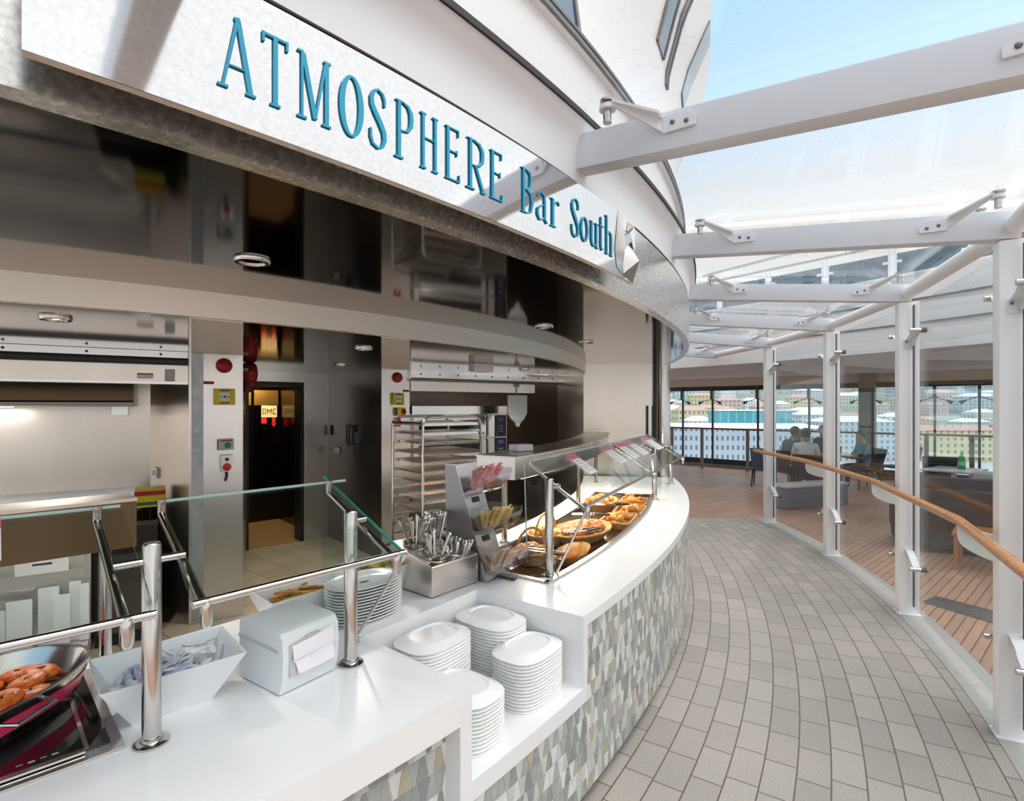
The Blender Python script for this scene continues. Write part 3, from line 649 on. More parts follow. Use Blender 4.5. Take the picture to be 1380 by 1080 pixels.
# price card stuck on the hob glass
def on_glass(T0, T1, B0, B1, t, v): return lerp(lerp(T0, T1, t), lerp(B0, B1, t), v)
def card(T0, T1, B0, B1, t0, t1, v0, v1, label):
    q = [on_glass(T0, T1, B0, B1, t0, v0), on_glass(T0, T1, B0, B1, t1, v0), on_glass(T0, T1, B0, B1, t1, v1), on_glass(T0, T1, B0, B1, t0, v1)]
    n = (q[1]-q[0]).cross(q[3]-q[0]).normalized(); n = n if n.z > 0 else -n
    q = [p+n*.0075 for p in q]; c = q[0]*.25+q[1]*.25+q[2]*.25+q[3]*.25
    r = empty('price_card', c, label, 'price card', 'price cards on the sneeze guards')
    MB().slab(q, .002).build('card', 'white_card', r, smooth=0)
    MB().slab([lerp(q[0], q[3], .02)+n*.002, lerp(q[1], q[2], .02)+n*.002, lerp(q[1], q[2], .26)+n*.002, lerp(q[0], q[3], .26)+n*.002], .001).build('header_stripe', 'pink_card', r, smooth=0)
    b = MB()
    for k in range(5): u = .36+k*.12; b.slab([lerp(lerp(q[0], q[3], u), lerp(q[1], q[2], u), .12)+n*.0015, lerp(lerp(q[0], q[3], u), lerp(q[1], q[2], u), .85-.1*(k % 2))+n*.0015, lerp(lerp(q[0], q[3], u+.03), lerp(q[1], q[2], u+.03), .85-.1*(k % 2))+n*.0015, lerp(lerp(q[0], q[3], u+.03), lerp(q[1], q[2], u+.03), .12)+n*.0015], .0006)
    b.build('print', mat('card_print', (190, 190, 196), .6) if 'card_print' not in M else 'card_print', r, smooth=0)
HG = (pol(RT, -52, ZTP), pol(RT, -44.38, ZTP), pol(RB, -52, ZB), pol(RB, -44.38, ZB))
card(*HG, .70, .79, .02, .40, 'pink and white price card on the glass above the red pan')
# second guard over the pastries
bg_ = empty('sneeze_guard', pol(10.03, -33, ZT), 'long slanted glass guard with price cards over the pastry display', 'sneeze guard')
T0, T1, B0, B1 = pol(9.80, -31.95, 1.51), pol(10.06, -12.0, 1.51), pol(10.2, -32.16, 1.28), pol(10.43, -13.6, 1.28)
guard_post(bg_, 10.03, -33.0, 1.44); guard_post(bg_, 10.12, -17.2, 1.42); guard_post(bg_, 10.34, -10.4, 1.36)
pane(bg_, T0, lerp(T0, T1, .55), lerp(B0, B1, .55), B0); pane(bg_, lerp(T0, T1, .56), T1, B1, lerp(B0, B1, .56))
for t in (.0, .55, 1.): strut(bg_, lerp(T0, T1, t)+Vector((0, 0, -.012)), lerp(B0, B1, t)+Vector((0, 0, -.012)), .01, .011)
b = MB(); b.tube([pol(10.03, -33, 1.385), lerp(T0, B0, .52)+Vector((0, 0, -.015))], .011, 10); b.build('cross_bar', 'steel_tube', bg_)
b = MB(); b.tube([pol(10.12, -17.2, 1.39), lerp(lerp(T0, T1, .78), lerp(B0, B1, .78), .3)], .011, 10); b.build('cross_bar', 'steel_tube', bg_)
b = MB(); b.tube([pol(10.34, -10.4, 1.34), lerp(T1, B1, .55)], .011, 10); b.build('cross_bar', 'steel_tube', bg_)
b = MB(); b.slab([pol(9.79, -32.3, 1.49), pol(10.18, -32.3, 1.27), pol(10.05, -32.9, .90), pol(9.8, -32.2, .90)], .01); b.build('side_pane', 'pane', bg_, smooth=0)
b = MB(); b.tube([B0+Vector((0, 0, -.012)), pol(10.06, -32.85, .895)], .008, 8); b.build('side_edge', 'steel_tube', bg_)
b = MB(); b.tube([pol(9.8, -32.2, .895), pol(9.79, -32.3, 1.49)], .004, 6); b.build('side_edge', mat('clear_edge', (226, 236, 236), .2), bg_)
b = MB(); b.slab([T1, B1, pol(10.33, -11.5, .9), pol(9.95, -11.5, .9)], .01); b.build('side_pane', 'pane', bg_, smooth=0)
def tsolve(px):
    lo, hi = 0., 1.
    for _ in range(40):
        m = (lo+hi)/2; q = lerp(T0, T1, m)
        if 690+F*q.x/q.y < px: lo = m
        else: hi = m
    return lo
for i, (p, wd) in enumerate(((757, .052), (805, .055), (824, .062), (838, .066), (860, .09))):
    t = tsolve(p); card(T0, T1, B0, B1, t, t+wd, .06, .56, 'pink-headed white price card on the pastry guard glass, %s' % ('next to the steel sachet rack', 'second from the sachet rack', 'third from the sachet rack', 'fourth from the sachet rack', 'last one before the end wall')[i])

# ------------------------------------------------------------------ steel gantry shelves on the cook's side
def gantry(a0, a1, r0, r1, z0, z1, legs, label):
    g = empty('gantry_shelf', pol((r0+r1)/2, (a0+a1)/2, ZT), label, 'shelf')
    b = MB(); b.arc(r0, r1, a0, a1, z0, z1, max(6, int(abs(a1-a0)))); b.build('shelf_box', 'steel_bright' if a0 > -40 else 'steel_reflect_brown', g)
    b = MB(); b.arc(r0-.01, r1+.01, a0-.03, a1, z1, z1+.012, max(6, int(abs(a1-a0)))); b.build('shelf_top', 'steel_wall', g)
    for a in legs:
        p = pol((r0+r1)/2, a, ZT); MB().lathe([(.035, 0), (.035, .008), (.02, .01), (.02, z0-ZT)], p, 16).build('leg', 'steel_tube', g)
    return g
mat('steel_reflect_brown', (112, 98, 78), .3, 1, rvar=.06)  # plain steel; its warm dark reflections are put into the brown
gantry(-54, -43.75, 9.27, 9.42, 1.33, 1.50, (-52, -44.25), 'steel gantry shelf on tubular legs behind the hob')
gb = gantry(-30.9, -9, 9.27, 9.58, 1.355, 1.50, (-30.2, -20, -10.5), 'long steel gantry shelf behind the pastry display')

MB().arc(9.50, 9.545, -30, -10, 1.343, 1.355, 20).build('added_glow_strip', mat('added_strip_lit', (255, 236, 205), .4, emit=3), gb)  # glowing strip and lamps added under the shelf to brighten the pastries
for a in (-27, -21.5, -16):
    ld = bpy.data.lights.new('strip_glow', 'AREA'); ld.shape = 'RECTANGLE'; ld.size = .04; ld.size_y = .9; ld.energy = 7; ld.color = (1, .9, .76); lo = bpy.data.objects.new('strip_glow', ld); COL.objects.link(lo); lo.location = pol(9.53, a, 1.335); lo.rotation_euler = (0, 0, R(a)); lo.rotation_euler.rotate_axis('Y', R(-28))
# ------------------------------------------------------------------ hob and pan
def frame_m(o, ex):
    ex = Vector(ex).normalized(); ez = Vector((0, 0, 1)); ey = ez.cross(ex)
    m = Matrix.Identity(4)
    for i in range(3): m[i][0], m[i][1], m[i][2], m[i][3] = ex[i], ey[i], ez[i], o[i]
    return m
hb = empty('induction_hob', pol(9.6, -47, ZT), 'black glass induction hob with steel surround under the glass guard', 'hob')
a1 = -44.52
MB().arc(9.34, 9.975, -52, a1, ZT, ZT+.006, 10).build('surround', 'steel_bright', hb, bevel=.002)
MB().arc(9.37, 9.93, -51.8, a1-.16, ZT+.006, ZT+.010, 10).build('glass_top', 'black_glass', hb)
b = MB()
b.arc(9.925, 9.945, -51.8, a1-.5, ZT+.0105, ZT+.016, 10); b.arc(9.4, 9.92, a1-.5, a1-.44, ZT+.0105, ZT+.013, 2); b.build('trim_bar', 'steel_bright', hb)
b = MB()
for k in range(4): b.arc(9.885, 9.888+.004*(k % 2), a1-1.3+k*.14, a1-1.22+k*.14, ZT+.0102, ZT+.0106, 1)
b.build('control_marking', 'light_grey', hb, label='small grey control marking')
PZ = ZT+.012
pn = empty('pan', (-1.60, 1.52, PZ), 'oval steel pan with a red band full of roasted tomatoes on the hob', 'pan')
px_, py_ = .215, .37; prz = R(-8)
def pl(prof, name, m): return MB().lathe([(r, z+PZ) for r, z in prof], (-1.60, 1.52, 0), 44, 0, px_, py_, prz, 2.3, cap=False).build(name, m, pn, smooth=50)
pl([(.0, .005), (.80, .005), (.86, .026), (.955, .106), (.965, .112), (1.0, .112), (1.0, .107), (.985, .101), (.89, .016), (.84, 0), (0, 0)], 'pan_body', 'steel_tube')
pl([(.955, .078), (.968, .078), (.918, .038), (.905, .038)], 'red_band', 'red_enamel')
b = MB(); c = Vector((-1.60, 1.52, 0)); q0 = Vector((px_*1.0, -.09, PZ+.095)); q1 = Vector((px_*1.0, .05, PZ+.095)); b.tube([c+q0, c+q0+Vector((.05, .01, -.005)), c+q1+Vector((.05, -.01, -.005)), c+q1], .006, 8); b.build('side_handle', 'steel_tube', pn)
MB().box((-1.60+px_*.955, 1.40, PZ+.055), (.006, .022, .035), R(-4)).build('tag', 'white_card', pn, label='small white tag on the red band')
tp = MB(); tp.lathe([(0, 0), (.8, 0), (1, .3), (1.02, .55), (.85, .85), (.5, 1.0), (.2, .92), (0, .86)], (0, 0, 0), 18)
tom = empty('roasted_tomato', (0, 0, 0), '-', 'tomato', 'roasted tomatoes in the pan')
tp.xf(Matrix.Diagonal((.052, .052, .034, 1))).build('flesh', 'tomato', tom)
b = MB()
for k in range(13):
    a, q = rnd.random()*6.28, rnd.random()*.038; b.ball((q*cos(a), q*sin(a), .0315-q*.15), .0075, 0, (1.5, .45, .45), 6, 4, a)
b.build('char', 'tomato_char', tom)
spots = [(-.02, .235, 'at the far tip of the pan'), (.075, .165, 'under the tip of the tongs'), (-.05, .14, 'against the back rim beside the tongs'), (.10, .055, 'second along the front rim'), (.105, -.055, 'third along the front rim'), (.01, .05, 'under the tongs'), (.09, -.16, 'nearest the pan handle'), (-.01, -.07, 'in the middle of the pan'), (-.03, -.19, 'half hidden by the tong handles'), (.055, .225, 'squeezed into the pan tip by the walkway side'), (.13, .115, 'pressed against the rim nearest the sachet box'), (-.08, .05, 'along the back rim in the middle')]
for i, (x, y, lb) in enumerate(spots):
    inst(tom, i == 0, (-1.60+x, 1.52+y, PZ+.052+.012*(i % 2)), (rnd.uniform(-.2, .2), rnd.uniform(-.2, .2), rnd.random()*6), 'roasted orange tomato half %s' % lb)
def tongs(loc, rz, ln, label, handle='black_plastic', gap=.03, rx=0., tilt=0.):
    t = empty('tongs', (0, 0, 0), label, 'tongs', 'serving tongs')
    for s in (-1, 1):
        MB().tube([(0, s*.006, 0), (ln*.5, s*gap, 0), (ln*.9, s*gap*.8, 0), (ln, s*gap*.3, 0)], .008, 8, flat=.35, rs=[.008, .009, .010, .014]).build('arm', 'steel_tube', t)
        if handle: MB().tube([(0, s*.008, .001), (ln*.1, s*.012, .001), (ln*.42, s*gap*.9, .001)], .010, 8, flat=.7).build('grip', handle, t)
    t.location = Vector(loc); t.rotation_euler = (rx, tilt, rz); return t
tongs((-1.74, 1.27, PZ+.105), R(66), .36, 'steel tongs with black grips lying in the red pan', tilt=R(6))
# ------------------------------------------------------------------ tapering white boxes
def taper_box(name, o, ex, wt, dt_, wb, db, h, label, th=.006):
    """thin-walled box, wide at the rim and narrow at the foot"""
    b = MB()
    def ring(w_, d_, z): return [Vector((-w_/2, -d_/2, z)), Vector((w_/2, -d_/2, z)), Vector((w_/2, d_/2, z)), Vector((-w_/2, d_/2, z))]
    rs = [ring(wb, db, 0), ring(wt, dt_, h), ring(wt-th*2, dt_-th*2, h), ring(wb-th, db-th, th)]
    vs = [p for r in rs for p in r]; fs = [(3, 2, 1, 0), (12, 13, 14, 15)]
    for k in range(3):
        for i in range(4): fs.append((k*4+i, k*4+(i+1) % 4, k*4+4+(i+1) % 4, k*4+4+i))
    b.add(vs, fs); mx = frame_m(o, ex); b.xf(mx)
    return tag(b.build(name, 'white_melamine', smooth=0, bevel=.0015), label, 'box'), mx
sb, mx = taper_box('sachet_box', Vector((-1.115, 1.735, ZT)), (.165, .155, 0), .39, .29, .215, .15, .152, 'tapering white box of paper sachets behind the steel guard post')
def sachet_proto(name, size, mats, label, group, cat='sachet'):
    w_, d_, t_ = size
    b = MB(); b.add([(-w_/2, -d_/2, 0), (w_/2, -d_/2, 0), (w_/2, d_/2, 0), (-w_/2, d_/2, 0), (-w_/2*.85, 0, t_), (w_/2*.85, 0, t_), (-w_/2*.85, 0, -t_), (w_/2*.85, 0, -t_)],
                   [(0, 1, 5, 4), (1, 2, 5), (2, 3, 4, 5), (3, 0, 4), (1, 0, 6, 7), (2, 1, 7), (3, 2, 7, 6), (0, 3, 6)])
    for s in (-1, 1): b.box((s*w_*.53, 0, 0), (w_*.07, d_*1.0, .0012), 0, 1)
    return tag(b.build(name, list(mats), local=True, smooth=20), label, cat, group)
s1 = sachet_proto('paper_sachet', (.085, .02, .004), ('paper_white', 'paper_white'), 'narrow white paper sachet in the heap inside the tapering white box', 'white sachets in the tapering box')
s2 = sachet_proto('paper_sachet', (.085, .02, .004), ('paper_blue', 'paper_white'), 'narrow blue-printed paper sachet in the heap inside the tapering white box', 'blue sachets in the tapering box')
for i in range(84):
    u = rnd.random(); bl = i % 2
    x = -.125+.25*u; y = rnd.uniform(-.07, .08); hz = .052+.04*rnd.random()+.028*sin(u*pi)
    if i > 64: x = rnd.uniform(-.04, .12); y = rnd.uniform(-.01, .08); hz = .105+.04*rnd.random(); bl = 0
    v = mx @ Vector((x, y, hz)); base = s2 if bl else s1
    inst(base, i in (0, 1), v, (rnd.uniform(-.8, .8), rnd.uniform(-.35, .35), R(43)+rnd.uniform(-1.1, 1.1)+(.9 if u < .4 else 0)))
# ------------------------------------------------------------------ napkin dispenser
nd = empty('napkin_dispenser', (-.764, 1.762, ZT), 'pale grey napkin dispenser with a napkin hanging from its slot beside the guard post', 'napkin dispenser')
nm_ = frame_m(Vector((-.764, 1.762, ZT)), (.127, .189, 0)); W_, D_, Hh = .222, .25, .215
b = MB(); pr = [(.006, .004), (-.012, .06), (-.016, .13), (-.012, .185), (.004, .207), (.03, .214), (.235, .214), (.25, .20), (.25, .004)]
n = len(pr); b.add([(x, y, z) for x in (0, W_) for (y, z) in pr], [tuple(range(n)), tuple(range(2*n-1, n-1, -1))]+[(i, (i+1) % n, n+(i+1) % n, n+i) for i in range(n)]); b.xf(nm_)
b.build('body', 'white_plastic', nd, bevel=.005)
b = MB(); b.slab([(-.001, .012, .152), (-.001, .248, .158), (-.001, .248, .148), (-.001, .012, .142)], .004); b.xf(nm_); b.build('lid_seam', 'light_grey', nd)
b = MB(); q = [(.022, -.0185, .168), (.022, -.0185, .062), (.20, -.0185, .062), (.20, -.0185, .168), (.15, -.0165, .175), (.13, -.0165, .183), (.09, -.0165, .183), (.07, -.0165, .175)]; b.plate(q, .006); b.xf(nm_); b.build('face_plate', 'light_grey', nd, smooth=0)
b = MB(); sh = [(.170, -.021), (.150, -.027), (.128, -.030), (.118, -.027), (.112, -.023), (.095, -.027), (.066, -.031)]
vs_ = []; fs_ = []
for i, (z, y) in enumerate(sh):
    k = .006*max(0, i-3)
    for j in range(9):
        u = j/8; vs_.append((.030+k+u*(.163-k*1.0), y-.004*sin(u*pi), z-.012*(.5-u)*(1 if i < 4 else -.4)+.006*u))
for i in range(len(sh)-1):
    for j in range(8): fs_.append((i*9+j, i*9+j+1, i*9+10+j, i*9+9+j))
b.add(vs_, fs_); b.add([(x, y+.003, z) for x, y, z in vs_], [f[::-1] for f in fs_]); b.xf(nm_); b.build('napkin', 'paper_white', nd, smooth=60, label='white paper napkin')
# ------------------------------------------------------------------ plates
prof = [(0, .017), (.60, .017), (.625, .0225), (.68, .0235), (.725, .0205), (.80, .0155), (.96, .004), (1., .0016), (1., -.0016), (.96, -.002), (.78, .003), (.66, .010), (0, .010)]
op = MB().lathe(prof, (0, 0, 0), 36, 0, .17, .125, 0, 3.0).build('oval_plate', 'china', local=True, smooth=45)
tag(op, '-', 'plate')
first = True
for r, a, rz, n, where in ((10.235, -38.58, -38.84, 13, 'front stack beside the white post'), (10.275, -36.40, 53.4, 15, 'front stack next to the mosaic wall'),
                           (9.985, -38.12, 52.2, 20, 'back stack toward the napkin dispenser'), (10.025, -36.12, -36.1, 19, 'back stack below the sachet rack')):
    for k in range(n):
        p = pol(r+rnd.uniform(-.0008, .0008), a, .5635+k*.0145)
        top = k == n-1
        o = op if first else copy_tree(op); first = False
        o.location = p; o.rotation_euler = (0, 0, R(rz+rnd.uniform(-.4, .4)))
        o['label'] = ('topmost upside-down white oval plate of the niche %s' if top else 'upside-down white oval plate inside the niche %s') % where
        o['group'] = 'oval plates in the %s' % where
prof = [(0, 0), (.66, 0), (.72, .003), (1., .017), (1., .0205), (.975, .0205), (.74, .009), (.64, .0055), (0, .0055)]
rp_ = MB().lathe(prof, (0, 0, 0), 36, 0, .185, .125, 0, 2.3).build('dinner_plate', 'china', local=True, smooth=45); tag(rp_, '-', 'plate')
PC = pol(9.64, -38.75)
for k in range(12):
    o = rp_ if k == 0 else copy_tree(rp_)
    o.location = (PC.x, PC.y, ZT+.001+k*.0132); o.rotation_euler = (0, 0, R(50)+rnd.uniform(-.02, .02))
    o['label'] = 'large oval white plate in the stack on the counter behind the guard post' if k < 11 else 'topmost large oval plate with a small dark crest behind the guard post'; o['group'] = 'large plates on the counter'
    if k == 11: last = o
b = MB(); b.lathe([(.010, .0062), (.012, .0066), (.016, .0066), (.018, .0062)], (0, 0, 0), 20, 0, 1.5, .8)
for a in range(4): b.box((cos(a*pi/2+.6)*.02, sin(a*pi/2+.6)*.01, .0066), (.012, .004, .0008), a*.8)
b.build('crest', mat('crest_blue', (80, 92, 108), .4), None, local=True, smooth=0).parent = last
# ------------------------------------------------------------------ trays of breadsticks and packets
t1, m1 = taper_box('bread_tray', pol(9.43, -39.75, ZT), (.66, .75, 0), .44, .26, .32, .16, .14, 'white tapering tray of breadsticks behind the napkin dispenser')
t2, m2 = taper_box('packet_tray', pol(9.42, -37.05, ZT), (.66, .75, 0), .40, .26, .30, .16, .14, 'white tapering tray of green packets behind the plate stack')
bs = tag(MB().tube([(-.09, 0, 0), (-.04, .002, .001), (.04, -.002, 0), (.09, 0, 0)], .007, 7).build('breadstick', 'breadstick', local=True), 'thin brown breadstick lying in the white tapering tray', 'bread', 'breadsticks in the tray')
for i in range(30):
    inst(bs, i == 0, m1 @ Vector((rnd.uniform(-.10, .10), rnd.uniform(-.08, .08), .045+i*.0022+rnd.uniform(0, .012))), (0, rnd.uniform(-.12, .12), R(48)+rnd.uniform(-.55, .55)))
gp = sachet_proto('cracker_packet', (.075, .035, .006), ('herb', 'sachet_yellow'), 'green and yellow packet heaped in the white tray', 'packets in the white tray', 'packet')
for i in range(46):
    inst(gp, i == 0, m2 @ Vector((rnd.uniform(-.15, .15), rnd.uniform(-.085, .085), .05+i*.0016+rnd.uniform(0, .02))), (rnd.uniform(-.5, .5), rnd.uniform(-.4, .4), rnd.random()*6.28))
# ------------------------------------------------------------------ cutlery holder
co = Vector((-.40, 2.664, ZT)); ex_ = Vector((.217, .259, 0)).normalized(); cm_ = frame_m(co, ex_)
ch = empty('cutlery_holder', co, 'sloping brushed steel holder full of cutlery behind the plates', 'cutlery holder')
CW, CD, h0, h1 = .335, .33, .155, .235
b = MB(); pr = [(0, .006), (0, h0), (.012, h0+.008), (CD, h1), (CD, .006)]; n = len(pr)
b.add([(x, y, z) for x in (0, CW) for (y, z) in pr], [tuple(range(n)), tuple(range(2*n-1, n-1, -1))]+[(i, (i+1) % n, n+(i+1) % n, n+i) for i in range(n)]); b.xf(cm_); b.build('body', 'steel_wall', ch, bevel=.004)
b = MB()
for x in (.015, CW-.015):
    for y in (.015, CD-.015): b.lathe([(.012, 0), (.012, .008)], cm_ @ Vector((x, y, 0)), 10)
b.build('rubber_foot', 'black_rubber', ch)
cups = []; sl = atan2(h1-h0, CD)
for x in (.09, .245):
    for y in (.085, .235):
        c = Vector((x, y, h0+(h1-h0)*y/CD)); cups.append(c)
        b = MB(); b.lathe([(.068, .004), (.071, .010), (.062, .012), (.060, .004), (.056, -.05), (0, -.05)], (0, 0, 0), 24); b.xf(cm_ @ Matrix.Translation(c) @ Matrix.Rotation(sl, 4, 'X'))
        b.build('cup', 'steel_tube', ch, smooth=50)
names = ('front cup beside the plate stack', 'back cup beside the plate stack', 'front cup beside the sachet rack', 'back cup beside the sachet rack')
hp = tag(MB().tube([(0, 0, -.02), (0, 0, .05), (0, .002, .09), (0, .004, .12), (0, .003, .136), (0, .001, .142)], .006, 8, rs=[.0045, .0055, .008, .0115, .011, .004]).build('cutlery_piece', 'steel_tube', local=True), '-', 'cutlery')
first = True
for k, c in enumerate(cups):
    n = (4, 18, 16, 19)[k]
    for i in range(n):
        a = rnd.random()*6.28; q = rnd.uniform(.012, .045); tilt = q/.045*.42
        v = cm_ @ (c+Vector((q*cos(a), q*sin(a), (.0 if k != 1 and k != 3 else .018) if k != 2 else -.07))); wa = a+R(50)
        o = inst(hp, first, v, (0, tilt+rnd.uniform(-.06, .06), wa), 'steel cutlery handle standing in the %s of the holder' % names[k], 'cutlery in the %s' % names[k]); first = False
rb = tag(MB().tube([cm_ @ Vector((-.02, .40, .20)), cm_ @ Vector((.16, .42, .205))], .014, 8, flat=.6).build('utensil_handle', 'red_plastic'), 'red handle lying behind the cutlery holder', 'utensil')
# ------------------------------------------------------------------ three-tier sachet rack
ra = R(-34.4); er = Vector((cos(ra), sin(ra), 0)); et = Vector((-sin(ra), cos(ra), 0))
ro = pol(9.81, -34.75, ZT)
def rk(x, t, z): return ro+er*x+et*t+Vector((0, 0, z))       # x outward, t along the counter
sr = empty('sachet_rack', ro, 'leaning steel rack with three clear bins of sauce sachets beside the cutlery', 'rack')
RW, RH = .185, .63; back = lambda z: -.02-.22*z/RH
b = MB()
for t in (0, RW-.004): b.prism([(0, 0), (1, 0), (1, 1), (0, 1)], 0, 1) if False else b.plate([rk(0, t+.002, 0), rk(back(RH)+.02, t+.002, RH), rk(back(RH)-.06, t+.002, RH), rk(-.28, t+.002, 0)], .004)
b.build('side_panel', mat('rack_steel', (172, 172, 176), .38, 1), sr, smooth=0)
b = MB(); b.plate([rk(.002, 0, 0), rk(.002, RW, 0), rk(back(RH)+.022, RW, RH), rk(back(RH)+.022, 0, RH)], .005); b.build('front_panel', 'steel_bright', sr, smooth=0)
b = MB(); b.plate([rk(back(RH)+.022, 0, RH), rk(back(RH)+.022, RW, RH), rk(back(RH)-.06, RW, RH), rk(back(RH)-.06, 0, RH)], .004); b.build('top_panel', 'steel_bright', sr, smooth=0)
b = MB()
for z in (.205, .415): b.plate([rk(.006+back(z)+.022, .06, z), rk(.006+back(z)+.022, .12, z), rk(.006+back(z+.03)+.022, .12, z+.03), rk(.006+back(z+.03)+.022, .06, z+.03)], .003)
b.build('slot', 'dark_grey', sr, smooth=0)
MB().box(rk(.05, .12, .012), (.12, .03, .012), ra).build('foot', 'dark_grey', sr)
for bi, (z, m_, lab) in enumerate(((.045, 'sachet_tan', 'brown and white sauce sachet in the lowest clear bin'), (.255, 'sachet_yellow', 'yellow sauce sachet in the middle clear bin'), (.465, 'sachet_red', 'red ketchup-coloured sachet in the top clear bin'))):
    x0 = back(z)+.03; D, HB = .19, .15
    pts = [(x0, z)]+[(x0+D*sin(R(q)), z+HB*(1-cos(R(q)))) for q in range(10, 91, 10)]
    b = MB(); th = .004
    for (xa, za), (xb, zb_) in zip(pts, pts[1:]): b.slab([rk(xa, -.005, za), rk(xa, RW+.005, za), rk(xb, RW+.005, zb_), rk(xb, -.005, zb_)], th)
    for t in (-.005, RW+.005): b.plate([rk(x, t, zz) for x, zz in pts]+[rk(back(z+HB)+.03, t, z+HB)], th)
    b.build('clear_bin', 'acrylic', sr, smooth=0, label='clear plastic bin')
    sp_ = sachet_proto('sauce_sachet', (.085, .048, .006), (m_, 'sachet_tan' if bi != 2 else 'sachet_red'), lab, 'sachets in the %s clear bin' % ('lowest', 'middle', 'top')[bi])
    for i in range(26):
        u = (i+.5)/26; t = .012+(RW-.024)*rnd.random(); x = x0+.02+.125*u; zz = z+.062+.05*u+rnd.uniform(-.012, .022)+(.02 if bi == 2 else 0)
        # upright, splayed outward like cards in a box
        lean = .10+.5*u+rnd.uniform(-.12, .12)
        q = Matrix.Rotation(ra, 3, 'Z') @ Matrix.Rotation(lean, 3, 'Y') @ Matrix.Rotation(rnd.uniform(-.3, .3), 3, 'X') @ Matrix.Rotation(R(-90), 3, 'Y')
        inst(sp_, i == 0, rk(x, t, zz), q.to_euler())
# ------------------------------------------------------------------ pastry display
def wicker_mat(): pass
def basket_round(name, loc, ex, ey, h, rz, label, hoop=False):
    r = empty(name, loc, label, 'basket', 'wicker baskets in the pastry display')
    b = MB(); pf = [(0, 0), (.72, 0)]
    for k in range(8): pf += [(.74+.26*k/7, .004+h*k/8), (.775+.26*k/7, .010+h*k/8)]
    pf += [(1.04, h), (1.0, h+.01), (.95, h), (.70, .01), (0, .01)]
    b.lathe(pf, loc, 30, 0, ex, ey, rz); b.build('bowl', 'wicker', r, smooth=60)
    b = MB(); n = 28; P = [Vector(loc)+Matrix.Rotation(rz, 3, 'Z') @ Vector((ex*1.02*cos(2*pi*i/n), ey*1.02*sin(2*pi*i/n), h+.004*(i % 2))) for i in range(n+1)]; b.tube(P, .009, 8); b.build('rim', 'wicker', r)
    if hoop:
        b = MB(); P = [Vector(loc)+Matrix.Rotation(rz, 3, 'Z') @ Vector((ex*cos(pi*i/14), 0, h+.15*sin(pi*i/14))) for i in range(15)]; b.tube(P, .009, 8); b.build('hoop_handle', 'wicker', r)
    return r
def basket_rect(loc, w_, d_, h, rz, label):
    r = empty('wicker_tray', loc, label, 'basket', 'wicker baskets in the pastry display'); b = MB(); mx = frame_m(loc, (cos(rz), sin(rz), 0))
    for k in range(6):
        z0, z1 = h*k/6, h*(k+1)/6; o = 1+.12*k/6
        for sx, sy, lx, ly in ((0, -1, w_, .012), (0, 1, w_, .012), (-1, 0, .012, d_), (1, 0, .012, d_)):
            nseg = 12 if lx > ly else 8
            for j in range(nseg):
                wv = .003*(1 if (j+k) % 2 else -1); u = (j+.5)/nseg-.5
                if lx > ly: b.box((u*w_*o, sy*d_/2*o+wv*sy, (z0+z1)/2), (w_*o/nseg, .012, (z1-z0)*.9))
                else: b.box((sx*w_/2*o+wv*sx, u*d_*o, (z0+z1)/2), (.012, d_*o/nseg, (z1-z0)*.9))
    b.xf(mx); b.build('woven_side', 'wicker', r, smooth=0)
    b = MB(); b.box((0, 0, .005), (w_, d_, .01)); b.xf(mx); b.build('base', 'wicker', r)
    b = MB(); o = 1.12
    b.tube([(w_/2*o*x, d_/2*o*y, h) for x, y in ((-1, -1), (1, -1), (1, 1), (-1, 1), (-1, -1))], .009, 6); b.xf(mx); b.build('rim', 'wicker', r)
    return r, mx
ZD = ZT-.044
bun = tag(MB().lathe([(0, 0), (.7, .02), (.98, .3), (1, .5), (.85, .78), (.5, .95), (0, 1.)], (0, 0, 0), 16).xf(Matrix.Diagonal((.036, .036, .046, 1))).build('bread_roll', 'roll_brown', local=True, smooth=60), '-', 'bread')
pale = tag(MB().lathe([(0, 0), (.7, .03), (1, .35), (.95, .65), (.6, .93), (0, 1.)], (0, 0, 0), 14, 0, 1.5, .8).xf(Matrix.Diagonal((.034, .038, .046, 1))).build('finger_roll', 'bread', local=True, smooth=60), '-', 'bread')
def croissant():
    b = MB(); P = []; rs = []
    for i in range(13):
        t = -1.15+2.3*i/12; P.append((.055*sin(t)*1.2, .05*(1-cos(t)), .022)); rs.append(max(.006, .027*cos(t*1.15)+.002*(1 if i % 2 else -1.4)))
    return b.tube(P, .02, 10, rs=rs)
cro = tag(croissant().build('croissant', 'bread', local=True, smooth=60), '-', 'bread')
used = set()
def fill(base, centre, ex, ey, rz, n, z0, dz, label, group, flat=False):
    for i in range(n):
        a = i*2.399; q = sqrt((i+.5)/n)*.86
        p = Vector(centre)+Matrix.Rotation(rz, 3, 'Z') @ Vector((q*ex*cos(a), q*ey*sin(a), z0+dz*(1-q)+rnd.uniform(0, .008)))
        inst(base, base.name not in used, p, (rnd.uniform(-.25, .25), rnd.uniform(-.25, .25), rnd.random()*6.28), label, group); used.add(base.name)
def wl(px, py, z): v = onz(px, py, z); return Vector((v.x, v.y, ZD))
c1 = pol(9.74, -31.3, ZD); basket_round('wicker_basket', c1, .125, .115, .075, R(40), 'round wicker basket with hoop handle just behind the side glass', True)
fill(pale, c1, .11, .10, 0, 15, .045, .045, 'golden finger roll in the hooped basket behind the side glass', 'finger rolls in the front hooped basket')
c2 = pol(9.62, -28.6, ZD); basket_round('wicker_basket', c2, .14, .12, .08, R(55), 'round wicker basket with hoop handle under the gantry shelf', True)
fill(pale, c2, .12, .11, 0, 15, .05, .05, 'golden finger roll in the hooped basket under the gantry shelf', 'finger rolls in the back hooped basket')
